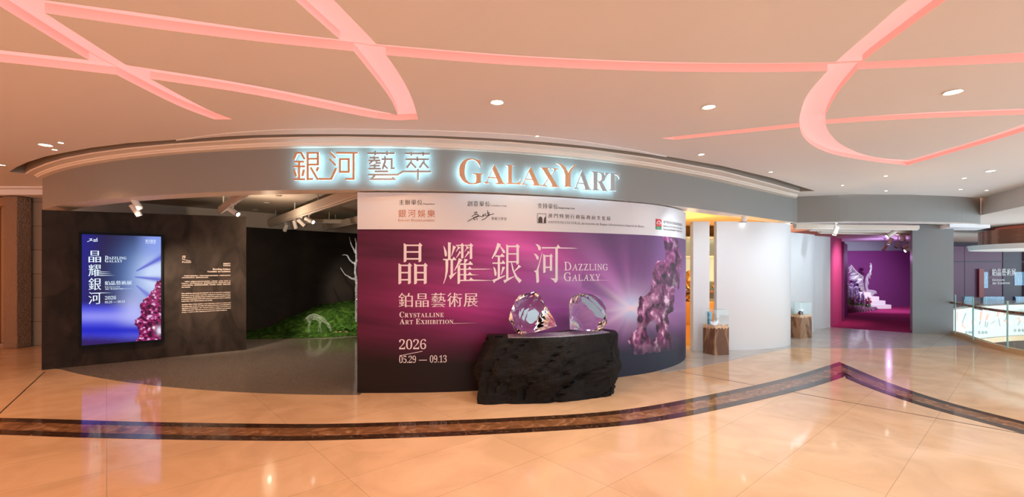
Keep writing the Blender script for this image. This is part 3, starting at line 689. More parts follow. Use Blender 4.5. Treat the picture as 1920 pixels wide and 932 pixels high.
# ------------------------------------------------------------------ gallery behind: walls, ceiling, beams
bm = ribbon([(-9.2, 9.5), (-6.92, 12.0), (-4.84, 14.3), (-2.7, 16.6)], 0, 2.78, .1); struct(obm('wall_back', bm, M['back_wall']))
bm = ribbon([(-9.25, 9.6), (-7.0, 12.1), (-4.9, 14.4), (-2.7, 16.7)], 2.78, 3.3, .1); struct(obm('wall_back_upper', bm, M['beam']))
bm = bmesh.new(); prism(bm, [(-2.05, 6.9), (-1.95, 6.9), (-1.95, 17), (-2.05, 17)], 0, 3.3); struct(obm('wall_partition', bm, M['back_wall']))
bm = bmesh.new(); prism(bm, offset(fpath, .34)[:42] + [(-1.9, 17.2), (-9.3, 17.2), (-9.3, 9.4), (-8.3, 8.6)], 3.2, 3.3); bmesh.ops.triangulate(bm, faces=bm.faces); struct(obm('ceiling_gallery', bm, M['gallery']))
bm = bmesh.new(); prism(bm, [(-9.2, 9.62), (-9.05, 9.68), (-7.80, 8.02), (-7.93, 7.93)], 0, 2.70); struct(obm('wall_gallery_end', bm, M['black_wall']))
def track_beam(a, b, zb_, h, w, rods, label, m='beam'):
    a, b = Vector((a[0], a[1], zb_)), Vector((b[0], b[1], zb_)); c = (a + b) / 2; t = thing('track_beam', label, 'lighting beam', tuple(c), 'hung lighting beams')
    ax = (b - a).to_track_quat('X', 'Z').to_matrix(); bm = bmesh.new(); box(bm, c + Vector((0, 0, h / 2)), ((b - a).length, w, h), axis=ax, bev=.008); obm('beam', bm, M[m], t)
    bm = bmesh.new(); box(bm, c + Vector((0, 0, -.012)), ((b - a).length, .035, .024), axis=ax); obm('track', bm, M['lamp_white'], t)
    for k in rods:
        p = a + (b - a) * k; bm = bmesh.new(); tube(bm, p + Vector((0, 0, h)), (p.x, p.y, 3.2), .012, seg=8); obm('rod', bm, M['lamp_white'], t)
    return t
track_beam((-5.98, 9.45), (-3.9, 6.85), 2.86, .11, .10, (.12, .6), 'cream hanging lighting beam nearest the dark preface wall')
track_beam((-6.65, 12.6), (-2.3, 7.1), 2.85, .17, .12, (.12, .4, .66), 'long cream hanging lighting beam carrying four spotlights')
track_beam((-5.55, 13.6), (-3.0, 10.4), 2.85, .15, .10, (.25, .7), 'short cream lighting beam half hidden behind the purple poster wall')
track_beam((-5.85, 12.2), (-3.9, 12.35), 2.93, .08, .10, (.5,), 'thin crosswise cream beam behind the four spotlights')
def spotlight(px, py, Y, aim, label, r=.045, ln=.19, on=True, top=None, hm='lamp_white'):
    c = at_Y(px, py, Y); aim = Vector(aim).normalized(); t = thing('track_spotlight', label, 'spotlight', tuple(c), 'small white cylinder spotlights')
    bm = bmesh.new(); tube(bm, c - aim * ln / 2, c + aim * ln / 2, r, seg=20); obm('head', bm, M[hm], t)
    bm = bmesh.new(); tube(bm, c + aim * (ln / 2 - .002), c + aim * (ln / 2 + .014), r * 1.03, seg=20); obm('rim', bm, M['lamp_black'], t)
    bm = bmesh.new(); tube(bm, c + aim * (ln / 2 + .010), c + aim * (ln / 2 + .017), r * .82, seg=20); obm('lens', bm, M['lens' if on else 'lens_off'], t)
    bm = bmesh.new(); top = top if top else c.z + .12; tube(bm, c - aim * .02, (c.x, c.y, top), .011, seg=8); box(bm, (c.x, c.y, top - .012), (.07, .05, .024), bev=.004); obm('arm', bm, M['lamp_white'], t)
    return t
spotlight(255, 380.5, 7.3, (.25, .5, -.8), 'upper white spotlight of the pair under the fascia left of the beams', on=False, top=2.80)
spotlight(254, 393.5, 7.45, (.3, .4, -.85), 'lower white spotlight of the pair under the fascia above the dark wall', on=False, top=2.80)
spotlight(438, 397, 8.1, (.95, -.25, -.55), 'white spotlight with bright lens on the beam nearest the dark preface wall', top=2.86)
spotlight(536, 427, 11.4, (-.45, .2, -.85), 'smallest white spotlight at far end of the long lighting beam', on=False, top=2.84)
spotlight(553.5, 421.5, 10.6, (.15, .2, -.95), 'white spotlight pointing straight down on the long lighting beam', on=False, top=2.84)
spotlight(565.5, 417.5, 10.1, (.7, .3, -.75), 'white spotlight tilted right beside the brightest one on the long beam', on=False, top=2.84)
spotlight(580, 413, 9.5, (.95, -.35, -.45), 'white spotlight with glowing lens nearest the purple poster wall on the long beam', top=2.84)
spotlight(1395, 410, 9.6, (-.05, .05, -1), 'white spotlight under the fascia above the tall curved white wall', r=.055, ln=.14, top=2.80)
spotlight(1567, 432.5, 11.0, (-.25, .1, -.9), 'white spotlight hung under grey beam above the pink niche entrance', top=2.80, r=.05)
spotlight(1671, 438.5, 11.8, (-.75, .2, -.6), 'largest white spotlight at top of the purple niche', top=2.80, r=.055, ln=.2)
for i, (px, py, Y, a, lb) in enumerate(((1669.5, 452, 13.6, (-.2, .3, -.9), 'pink lit spotlight below the largest one in the purple niche'), (1692, 446, 13.2, (.3, .3, -.5), 'short spotlight beside the right wall of the purple niche'),
                                       (1683.5, 459.5, 15.0, (-.5, .3, -.8), 'violet tinted tilted spotlight in the middle of the niche cluster'), (1659, 464.5, 16.5, (-.3, .3, -.9), 'leftmost small spotlight of the cluster in the purple niche'),
                                       (1697, 462.5, 14.6, (-.7, .3, -.45), 'spotlight second lowest near right edge of the purple niche'), (1704, 467.5, 13.2, (-.85, .2, -.45), 'lowest white spotlight at right edge of the purple niche'))):
    spotlight(px, py, Y, a, lb, r=.05, ln=.18, on=(i in (0, 5)), top=2.78)

# ------------------------------------------------------------------ poster wall
ppath = catmull([(-2.14, 6.37), (-1.3, 6.39), (-.5, 6.485), (.4, 6.73), (1.1, 7.0), (1.7, 7.28), (2.28, 7.60), (2.80, 8.05), (3.14, 8.48), (3.36, 8.90), (3.44, 9.25)], 10)
ps = Surf(ppath); PH = 2.778
pw = thing('poster_wall', 'curved freestanding wall printed with purple crystal exhibition poster and white header', 'poster wall', (0.4, 6.8, 0))
obm('panel', ribbon(ppath + [(3.38, 9.6), (3.2, 9.9)], 0, PH, .10), M['header'], pw)
ZW = ps.sz(670, 430)[1]
def poster_art(Q, Z):
    x, y = grid_of(ps, Q, Z)
    sx, sy = 1183, 578
    b = np.zeros(x.shape + (3,)) + c3(92, 24, 62)
    b = mixc(b, c3(62, 24, 50), np.exp(-((x - 735) / 90) ** 2 - ((y - 455) / 45) ** 2) * .5)
    b = mixc(b, c3(150, 40, 120), np.exp(-((x - 910) / 140) ** 2 - ((y - 575) / 75) ** 2) * .95)
    b = mixc(b, c3(196, 80, 172), np.exp(-((x - 985 - (y - 480) * .9) / 130) ** 2 - ((y - 478) / 62) ** 2) * .75)
    b = mixc(b, c3(176, 84, 190), np.exp(-((x - 1060) / 110) ** 2 - ((y - 560) / 60) ** 2) * .85)
    # sweeping silk streaks from upper left to the star
    u = (y - 430) - (x - 860) * .42; b = mixc(b, c3(205, 92, 180), np.exp(-((u + 20) / 22) ** 2) * smooth(780, 950, x) * smooth(1190, 1000, x) * .7)
    b = mixc(b, c3(205, 150, 210), np.exp(-((u - 8) / 14) ** 2) * smooth(950, 1060, x) * smooth(1200, 1120, x) * .65)
    w_ = (y - 560) * (1 - .0006 * (x - 700)) - (x - 900) * .12
    st1 = fbm(x / 260 + 3, w_ / 22, 21, 3); b = mixc(b, b * 1.4, (st1 - .5) * 3.4 * smooth(1130, 1060, x)); b = mixc(b, b * .55, (.47 - st1) * 4.2 * smooth(1130, 1060, x))
    # dark upper right and lower edge
    b = mixc(b, c3(66, 62, 84), smooth(1030, 1150, x + (430 - y) * .55 + 30) * smooth(540, 450, y + (x - 1150) * -.1) * .92)
    dx, dy = x - sx, (y - sy); r = np.hypot(dx, dy); a = np.arctan2(dy, dx)
    ray = (vnoise(a * 2.7 + 40, a * 0, 31) * .65 + vnoise(a * 6.5 + 80, a * 0, 32) * .35)
    b = mixc(b, c3(150, 92, 172), np.exp(-(r / 150) ** 2) * .9)
    b = mixc(b, c3(190, 130, 205), smooth(.45, .8, ray) * np.exp(-r / 120) * 1.1)
    b = mixc(b, c3(72, 48, 100), smooth(.5, .25, ray) * np.exp(-r / 140) * .8 * (x > 1090))
    b = mixc(b, c3(170, 120, 195), smooth(1200, 1285, x) * np.exp(-((y - 560) / 70) ** 2) * .7)
    b = mixc(b, c3(205, 185, 232), np.exp(-(r / 44) ** 2) * .9); b = mixc(b, c3(190, 212, 255), np.exp(-(r / 20) ** 2) * 1.2)
    for an in (0.05, 3.05, -.55, 2.6, -2.5, .62):
        da = np.abs(np.angle(np.exp(1j * (a - an)))); b = mixc(b, c3(240, 225, 248), np.exp(-(da * r / 5) ** 2) * np.exp(-r / 38) * .8)
    fl_ = smooth(585, 715, y + 26 * (fbm(x / 130, y / 60, 41) - .5) + smooth(950, 1240, x) * 22)
    b = mixc(b, mixc(np.zeros(x.shape + (3,)) + c3(24, 12, 15), c3(38, 48, 70), smooth(1080, 1190, x)), fl_ * 1.15)
    # crystal rock
    k = 3.327; X = (x - 1150) * k; Yy = (y - 420) * k
    o = [(310, 70), (395, 85), (425, 230), (405, 410), (388, 380), (378, 480), (370, 540), (345, 560), (345, 680), (375, 720), (380, 790), (240, 800), (130, 825), (90, 722), (120, 690), (150, 640), (150, 540), (160, 460), (230, 420), (245, 290), (270, 240), (320, 225), (320, 150)]
    hole = [(208, 690), (205, 640), (265, 592), (278, 690), (240, 735)]
    jx = 26 * (fbm(X / 34, Yy / 44, 51) - .5); jy = 34 * (fbm(X / 34, Yy / 44, 55) - .5)
    ck = inside(X + jx, Yy + jy, o) & ~inside(X + jx, Yy + jy, hole)
    n = fbm(X / 19 + fbm(X / 40, Yy / 40, 60) * 2, Yy / 46, 61, 4); n2 = fbm(X / 55, Yy / 70, 66, 3)
    cr = mixc(np.zeros(x.shape + (3,)) + c3(44, 14, 40), c3(128, 58, 112), smooth(.30, .52, n)); cr = mixc(cr, c3(176, 112, 165), smooth(.54, .66, n)); cr = mixc(cr, c3(240, 215, 240), smooth(.66, .78, n))
    cr = mixc(cr, c3(225, 175, 215), smooth(.5, .7, n2) * smooth(320, 160, X) * .55); cr = mixc(cr, c3(40, 14, 38), smooth(.52, .36, n2) * smooth(230, 330, X) * .7)
    fade = smooth(830, 690, Yy); cr = mixc(b, cr, np.maximum(fade, .25 * (Yy < 815)))
    b = np.where(ck[..., None], cr, b)
    return np.clip(b * .92, 0, .95)
art_mesh('printed_artwork', ps, 0.0, ps.L, 0.0, ZW, 420, 230, poster_art, M['print'], pw, .002)
# title, hand lettered
ink = Ink(ps); A_, B_ = ((740, 450), 10.353), ((910, 450), 8.0)
def box_char(dx, dy, x0, x1, y0, y1, w, hs):
    ink.poly([(x0, y0 + 10), (x0 + w, y0 + 42), (x0 + w, y1 - 25), (x0 + w - 27, y1), (x0, y1)], *A_)
    ink.poly([(x1 - w, y0 + 40), (x1 - w + 24, y0), (x1 + 22, y0 + 55), (x1, y0 + 75), (x1, y1 - 25), (x1 - 25, y1 - 5), (x1 - w, y1 - 2)], *A_)
    for a, b in hs: ink.poly([(x0 + w, a), (x1 - w, a), (x1 - w, b), (x0 + w, b)], *A_)
box_char(0, 0, 177, 518, 50, 432, 54, ((90, 118), (218, 248), (352, 382)))
box_char(0, 0, 74, 316, 440, 858, 56, ((480, 508), (620, 648), (758, 788)))
box_char(0, 0, 378, 622, 440, 858, 56, ((480, 508), (620, 648), (758, 788)))
for p in ([(945, 105), (975, 150), (1012, 230), (1015, 300), (1000, 320), (978, 318), (970, 290), (960, 200)], [(1035, 42), (1100, 58), (1087, 80), (1087, 370), (1035, 370)],
          [(1130, 105), (1192, 135), (1170, 170), (1105, 320), (1098, 318), (1125, 170)], [(935, 368), (1120, 368), (1145, 325), (1200, 380), (1190, 393), (945, 393)],
          [(985, 393), (1042, 393), (1040, 500), (1030, 620), (1005, 720), (955, 850), (942, 850), (975, 740), (990, 600)], [(1085, 393), (1132, 393), (1132, 665), (1195, 622), (1202, 630), (1082, 768), (1052, 690), (1085, 680)],
          [(1190, 95), (1280, 95), (1310, 58), (1352, 108), (1335, 125), (1335, 345), (1310, 362), (1290, 360), (1290, 118), (1190, 115)], [(1215, 118), (1285, 150), (1240, 175), (1195, 232), (1187, 225), (1225, 160)], [(1255, 212), (1292, 240), (1270, 262), (1195, 355), (1188, 348), (1245, 250)],
          [(1358, 95), (1450, 95), (1478, 58), (1525, 110), (1505, 128), (1505, 360), (1480, 372), (1458, 370), (1458, 118), (1358, 115)], [(1385, 118), (1455, 150), (1400, 175), (1362, 225), (1354, 220), (1395, 160)], [(1420, 210), (1460, 240), (1440, 262), (1362, 345), (1356, 340), (1410, 250)],
          [(1245, 352), (1315, 385), (1270, 440), (1165, 600), (1155, 598), (1215, 460)], [(1222, 520), (1270, 470), (1270, 830), (1245, 855), (1220, 855)], [(1350, 365), (1420, 380), (1385, 430), (1365, 455), (1345, 455)], [(1340, 455), (1388, 455), (1388, 780), (1340, 780)],
          [(1265, 455), (1430, 455), (1465, 410), (1520, 470), (1510, 482), (1265, 482)], [(1265, 558), (1420, 558), (1455, 515), (1495, 558), (1755, 560), (1920, 566), (1755, 572), (1265, 580)], [(1265, 665), (1425, 665), (1455, 620), (1505, 668), (1640, 678), (1505, 685), (1265, 685)], [(1265, 775), (1445, 772), (1480, 725), (1525, 770), (1750, 778), (1990, 786), (1750, 792), (1265, 798)]):
    ink.poly(p, *A_)
for p in ([(180, 42), (235, 68), (215, 95), (160, 210), (100, 285), (95, 275), (150, 150)], [(210, 88), (225, 92), (290, 160), (298, 190), (280, 200), (262, 190), (240, 140)], [(145, 232), (228, 232), (248, 200), (288, 242), (280, 255), (145, 252)], [(107, 338), (245, 338), (262, 302), (300, 348), (290, 358), (107, 358)],
          [(185, 245), (218, 245), (218, 575), (185, 575)], [(120, 395), (150, 430), (170, 500), (160, 538), (140, 535), (130, 470)], [(252, 400), (298, 408), (270, 460), (238, 525), (232, 520), (245, 460)], [(105, 600), (185, 570), (295, 528), (298, 540), (150, 620), (128, 650)],
          [(312, 65), (345, 85), (345, 570), (415, 548), (435, 540), (435, 550), (310, 630), (290, 650), (268, 605), (312, 590)], [(345, 85), (455, 85), (478, 58), (518, 100), (502, 118), (502, 350), (480, 368), (465, 365), (465, 108), (345, 108)], [(345, 200), (465, 200), (465, 218), (345, 218)], [(345, 318), (465, 318), (465, 338), (345, 338)],
          [(385, 338), (398, 340), (430, 460), (480, 550), (545, 605), (510, 648), (450, 570), (400, 440)], [(495, 368), (538, 402), (515, 415), (440, 472), (432, 462), (480, 410)],
          [(750, 55), (800, 75), (832, 110), (830, 145), (815, 158), (795, 150), (785, 110)], [(722, 200), (765, 215), (798, 250), (798, 285), (785, 297), (768, 290), (755, 250)], [(850, 172), (845, 230), (795, 440), (800, 520), (805, 620), (785, 645), (765, 640), (760, 560), (755, 490), (730, 470), (732, 460), (765, 455), (800, 360)],
          [(845, 108), (1065, 108), (1088, 65), (1120, 112), (1300, 118), (1395, 126), (1300, 129), (1120, 128), (845, 128)], [(1048, 125), (1085, 125), (1085, 600), (1065, 635), (1040, 642), (1025, 612), (978, 580), (980, 574), (1048, 578)],
          [(865, 208), (902, 232), (902, 480), (885, 495), (868, 495)], [(965, 230), (985, 205), (1010, 240), (1000, 258), (1000, 455), (985, 465), (967, 462)], [(902, 230), (968, 230), (968, 250), (902, 250)], [(902, 400), (968, 400), (968, 420), (902, 420)]):
    ink.poly(p, *B_)
ink.build('title_lettering', M['print_text'], pw, off=.004)
ink = Ink(ps)
ink.text('Dazzling', 'L', 1057.5, 507, 1139.5, 15.8, caps=True); ink.text('Galaxy', 'L', 1057, 527, 1125, 15.8, caps=True); ink.poly([(1110, 526), (1145, 525.4), (1110, 525)])
ink.text('鉑晶藝術展', 'M', 747.5, 576.5, 896, 27.5, gap=0.04)
ink.text('Crystalline', 'S', 749, 595, 832, 10.4, caps=True); ink.text('Art Exhibition', 'S', 749.5, 608, 850, 10.2, caps=True); ink.poly([(848, 606.2), (897, 605.3), (848, 607)])
ink.text('2026', 'S', 748.5, 655, 799, 18); ink.stroke([(749, 667), (792, 658.5)], 1)
ink.text('05.29 — 09.13', 'S', 748.5, 680.5, 837.5, 13)
ink.build('lettering', M['print_text'], pw, off=.004)
# header strip: organisers
ink = Ink(ps); ko, kk = (730, 360), 7.111
def hd(s, style, x0, yb, x1, cap, **k): ink.text(s, style, 730 + x0 / kk, 360 + yb / kk, 730 + x1 / kk, cap / kk, **k)
hd('主辦單位', 'M', 130, 172, 440, 72, gap=.12); hd('Organizer', 'S', 448, 168, 610, 20); hd('創意單位', 'M', 1042, 190, 1342, 72, gap=.12); hd('Creative Unit', 'S', 1352, 190, 1562, 20)
hd('藝術工作室', 'M', 1360, 375, 1565, 42)
for p in ([(1045, 392), (1100, 360), (1195, 322)], [(1125, 280), (1160, 265), (1170, 280), (1135, 295)], [(1098, 330), (1130, 305), (1180, 300), (1190, 315), (1120, 345), (1135, 372), (1150, 360)], [(1165, 345), (1172, 372)], [(1195, 322), (1240, 330), (1250, 300), (1258, 325), (1270, 300)],
          [(1275, 285), (1290, 325)], [(1310, 245), (1318, 320)], [(1300, 285), (1335, 275)], [(1230, 375), (1270, 360), (1330, 310), (1395, 290)], [(1295, 320), (1335, 300), (1325, 285)]): ink.stroke(p, 9, ko, kk)
ko2, k2 = (990, 370), 6.4
def h2(s, style, x0, yb, x1, cap, **k): ink.text(s, style, 990 + x0 / k2, 370 + yb / k2, 990 + x1 / k2, cap / k2, **k)
h2('支持單位', 'M', 115, 132, 355, 64, gap=.1); h2('Supporting Unit', 'S', 360, 134, 560, 18)
ink.stroke([(112, 197), (214, 199), (214, 310), (112, 307)], 5, ko2, k2, closed=True)
ink.poly([(122, 307), (122, 262), (130, 240), (148, 230), (166, 240), (173, 262), (173, 308)], ko2, k2); ink.poly([(188, 309), (188, 265), (198, 240), (214, 230), (214, 310)], ko2, k2)
h2('澳門特別行政區政府文化局', 'M', 240, 246, 985, 54, gap=.28); h2('INSTITUTO CULTURAL do Governo da Região Administrativa Especial de Macau'.replace('ã', 'a'), 'L', 242, 310, 1390, 26)
h2('澳門特別行政區政府旅遊局', 'C', 1622, 312, 1845, 36, gap=.1); h2('DIRECÇÃO DOS SERVIÇOS DE TURISMO'.replace('Ç', 'C').replace('Ã', 'A'), 'N', 1620, 354, 1845, 20); h2('MACAO GOVERNMENT TOURISM OFFICE', 'N', 1620, 392, 1845, 20)
ink.build('header_lettering', M['head_dark'], pw, off=.004)
ink = Ink(ps); hd('銀河娛樂', 'C', 120, 338, 608, 104, gap=.18); hd('Galaxy Entertainment', 'S', 120, 391, 606, 32, caps=True); ink.build('organiser_lettering', M['head_copper'], pw, off=.004)
ink = Ink(ps); ink.poly([(1530, 258), (1600, 266), (1600, 352), (1530, 346)], ko2, k2); lg = ink.build('red_emblem', M['red'], pw, off=.004)
ink = Ink(ps); ink.poly([(1530, 346), (1600, 352), (1600, 390), (1530, 384)], ko2, k2); ink.build('green_emblem', M['green'], pw, off=.004)
ink = Ink(ps); ink.stroke([(1540, 318), (1550, 292), (1566, 282), (1582, 294), (1592, 322)], 9, ko2, k2); ink.stroke([(1552, 335), (1556, 315), (1566, 308), (1576, 317), (1580, 338)], 5, ko2, k2); ink.text('MACAO', 'N', 1231, 428.4, 1238, 2.6); ink.build('emblem_lettering', M['header'], pw, off=.007)

# ------------------------------------------------------------------ illuminated sign on the fascia
sign = thing('illuminated_sign', 'halo lit sign with copper and grey letters on the curved grey fascia', 'sign', tuple(fas.at(fas.hit(840)[0], 3.1, 0)))
def sign_part(name, ink, m, pl=None):
    o = ink.build(name, M[m], sign, off=.088, depth=.025, maxlen=.25)
    h = ink.build('halo_light', M['halo'], None, off=.084, maxlen=.25)
    for p in h.data.polygons: p.flip()
    h.parent = o; h.location = (0, 0, 0); off = wloc(o)
    for v in h.data.vertices: v.co -= off
    return o
og, kg = (540, 260), 6.4
def strokes(ink, L_):
    for s in L_:
        if s[0] == 'c': ink.stroke(s[1:], 21, og, kg, closed=True)
        else: ink.stroke(s, 21, og, kg)
ink = Ink(fas); strokes(ink, [[(118, 272), (154, 193), (206, 193), (248, 268)], [(128, 298), (240, 298)], [(115, 354), (252, 354)], [(184, 298), (184, 500)], [(126, 392), (148, 468)], [(240, 392), (222, 468)], [(115, 505), (252, 505)],
    [(284, 185), (284, 503), (345, 503)], [(290, 194), (402, 194), (402, 333), (290, 333)], [(290, 264), (398, 264)], [(318, 366), (398, 502), (556, 502), (616, 374)], [(408, 362), (386, 408)],
    [(542, 182), (608, 255)], [(540, 265), (612, 338)], [(615, 194), (865, 194)], [(818, 200), (818, 502), (722, 502)], ['c', (660, 268), (762, 268), (762, 418), (660, 418)]])
sign_part('copper_characters', ink, 'copper')
ink = Ink(fas); strokes(ink, [[(980, 198), (1298, 198)], [(1070, 172), (1070, 222)], [(1208, 172), (1208, 222)], [(1005, 252), (1115, 252)], [(1060, 232), (1060, 280)], [(992, 284), (1130, 284)], [(1036, 290), (1000, 325)], [(1085, 290), (1085, 316), (1135, 312)], [(1005, 346), (1125, 346)], [(1063, 325), (1063, 378)], [(992, 380), (1135, 380)],
    [(1145, 268), (1262, 268), (1262, 376), (1298, 376)], [(1185, 232), (1185, 300), (1155, 388)], [(1160, 325), (1215, 380)], [(1065, 412), (1222, 412)], [(988, 452), (1330, 452), (1392, 414), (1722, 414)], [(1066, 458), (1022, 504), (1292, 504), (1272, 480)],
    [(1415, 200), (1708, 204)], [(1492, 175), (1492, 228)], [(1628, 180), (1628, 230)], [(1422, 270), (1696, 270)], [(1560, 238), (1560, 292)], [(1495, 285), (1438, 372)], [(1488, 310), (1545, 372)], [(1642, 285), (1585, 372)], [(1636, 312), (1690, 376)], [(1568, 385), (1568, 522)]])
sign_part('grey_characters', ink, 'silver')
og2, kg2 = (840, 270), 5.647
for ch, x0, x1, yt, yb, m in (('G', 112, 365, 165, 432, 'copper'), ('A', 368, 582, 228, 432, 'copper'), ('L', 595, 748, 234, 436, 'copper'), ('A', 746, 950, 250, 446, 'copper'), ('X', 950, 1142, 257, 460, 'copper'), ('Y', 0, 0, 0, 0, 'copper'), ('A', 1293, 1472, 284, 488, 'silver'), ('R', 1482, 1645, 298, 500, 'silver'), ('T', 1625, 1772, 312, 500, 'silver')):
    ink = Ink(fas)
    if ch == 'Y':
        ink.poly([(1118, 220), (1165, 228), (1205, 260), (1236, 322), (1262, 275), (1295, 240), (1330, 233), (1300, 255), (1268, 300), (1258, 340), (1258, 450), (1274, 466), (1188, 466), (1208, 450), (1210, 345), (1190, 285), (1155, 240)], og2, kg2)
    else: ink.text(ch, 'G', 840 + x0 / kg2, 270 + yb / kg2, 840 + x1 / kg2, (yb - yt) / kg2)
    sign_part('letter', ink, m)

# ------------------------------------------------------------------ white exhibition walls on the right
bm = bmesh.new(); box(bm, (3.94, 9.66, 1.345), (.345, .16, 2.69), rz=.03, bev=.004); struct(obm('wall_strip', bm, M['white']))
w1 = catmull([(4.27, 9.60), (4.8, 9.64), (5.33, 9.76), (5.85, 10.0), (6.22, 10.3), (6.38, 10.6), (6.40, 11.0), (6.3, 11.4)], 8); struct(obm('wall_curved', ribbon(w1, 0, 2.695, .12), M['white'], smooth=False))
w2 = catmull([(6.75, 11.42), (7.1, 11.62), (7.6, 11.98), (8.05, 12.32), (8.32, 12.65), (8.42, 13.0)], 8); struct(obm('wall_curved_far', ribbon(w2, 0, 2.61, .10), M['white']))
bm = ribbon([(8.38, 12.78), (8.8, 13.02), (9.2, 13.3)], 0, 2.61, .10); struct(obm('wall_end', bm, M['white']))
# amber shop behind the gaps
bm = bmesh.new(); prism(bm, offset(fpath, .34)[40:] + [(7.0, 11.5), (7.0, 15.2), (-1.9, 15.2)], 3.0, 3.1); bmesh.ops.triangulate(bm, faces=bm.faces); struct(obm('ceiling_shop', bm, M['shopceil']))
bm = bmesh.new(); box(bm, (2.45, 15.0, 1.5), (9.1, .1, 3.0)); struct(obm('wall_shop', bm, M['amber']))
bm = bmesh.new(); prism(bm, [(3.3, 9.9), (6.2, 11.3), (7.8, 12.7), (8, 14.9), (0, 14.9), (-1.8, 9.9)], 0.003, 0.008); struct(obm('floor_shop', bm, M['amber']))
sh = thing('display_cabinet', 'tall lit cabinet with pale blue panels seen through the gaps beside poster wall', 'cabinet', (5.4, 13.9, 0))
bm = bmesh.new(); box(bm, (5.4, 14.3, 1.35), (3.4, .10, 2.7)); obm('back_panel', bm, M['shopglass'], sh)
bm = bmesh.new(); box(bm, (5.4, 14.0, .35), (3.4, .55, .70), bev=.01); obm('base', bm, M['amber'], sh)
for z in (1.0, 2.05, 2.62):
    bm = bmesh.new(); box(bm, (5.4, 14.02, z), (3.4, .5, .05)); obm('shelf', bm, M['lamp_white' if z > 1.5 else 'rail'], sh)
def ornament(p, h, r, label, seed):
    rs = random.Random(seed); bm = bmesh.new(); bmesh.ops.create_icosphere(bm, subdivisions=3, radius=1.0)
    for v in bm.verts:
        k = 1 + .35 * math.sin(v.co.x * 6 + seed) * math.sin(v.co.z * 7 + seed * 2) + .15 * math.sin(v.co.y * 11)
        v.co = Vector((p[0] + v.co.x * r * k, p[1] + v.co.y * r * k, p[2] + h / 2 * (1 + v.co.z)))
    o = obm('gold_ornament', bm, M['gold'], None, base=p); tag(o, label, 'ornament', 'gold crystal ornaments in the cabinet'); return o
ornament((5.36, 13.93, .70), .28, .13, 'gold crystal ornament on cabinet base just right of poster wall edge', 1)
ornament((5.36, 13.93, 1.025), .62, .13, 'tall gold crystal ornament on cabinet shelf just right of poster wall edge', 2)
ornament((6.18, 13.93, 1.025), .30, .11, 'gold crystal ornament seen through the gap left of the curved white wall', 3)

# ------------------------------------------------------------------ purple niche
bm = ribbon([(6.98, 15.2), (6.98, 11.75), (6.72, 11.40)], 0, 3.1, -.08); struct(obm('wall_shop_end', bm, M['pillar']))
bm = ribbon([(9.2, 13.3), (9.85, 13.98), (10.5, 14.66)], 0, 2.63, .10); struct(obm('wall_niche_pink', bm, M['magenta']))
bm = ribbon([(10.62, 14.72), (11.4, 15.75), (12.1, 16.6)], 0, 2.55, .12); struct(obm('wall_niche_side', bm, M['purple']))
bm = ribbon([(9.5, 19.5), (14.87, 20.4), (18.95, 20.0)], 0, 2.45, .12); struct(obm('wall_niche_back', bm, M['purple']))
bm = ribbon([(9.5, 19.6), (14.87, 20.5), (18.95, 20.1)], 2.45, 3.0, .12); struct(obm('wall_niche_upper', bm, M['pillar']))
bm = ribbon([(18.9, 20.15), (15, 16.2), (10.62, 12.10)], 0, 2.8, .06); struct(obm('wall_niche_right', bm, M['magenta']))
bm = ribbon([(18.97, 20.10), (15.07, 16.14), (10.75, 12.12)], 0, 2.8, -.05); struct(obm('wall_atrium_side', bm, M['pillar']))
bm = bmesh.new(); prism(bm, [(7.2, 11.6), (8.2, 11.25), (11.2, 11.9), (19.0, 20.3), (9.3, 20.6), (9.0, 13.6)], 2.86, 2.96); bmesh.ops.triangulate(bm, faces=bm.faces); struct(obm('ceiling_niche', bm, mat('niche_ceiling_paint', (.62, .58, .62, 1), .6)))
bm = bmesh.new(); prism(bm, [at_z(1711, 625), at_z(1788, 628.5), (11.8, 12.5), (11.2, 12.95)], 0, 2.85); struct(obm('wall_pillar', bm, M['pillar']))
for k, (a, b, lb) in enumerate((((6.95, 11.32), (10.35, 11.75), 'front cream beam below the grey lintel over the niche'), ((7.6, 11.75), (10.9, 12.45), 'second cream beam over the niche entrance'), ((8.25, 12.35), (11.3, 13.1), 'rear cream beam deepest over the niche entrance'))):
    track_beam(a, b, 2.70 - .02 * k, .10, .12, (.5,), lb)
bm = bmesh.new(); prism(bm, [(10.75, 11.3), (11.95, 11.5), (12.4, 12.3), (11.2, 12.2)], 2.72, 2.80); struct(obm('ceiling_soffit', bm, M['white']))
# stepped white plinth
st = thing('stepped_plinth', 'white four step plinth beside flowers in the purple niche', 'plinth', (14.2, 19.6, 0))
for i in range(4):
    x1 = (15.66, 15.45, 15.22, 14.92)[i]; bm = bmesh.new(); box(bm, ((13.9 + x1) / 2, 19.5, .090 + .168 * i), (x1 - 13.9, 1.0 - .08 * i, .168), bev=.006); obm('step', bm, M['step'], st)

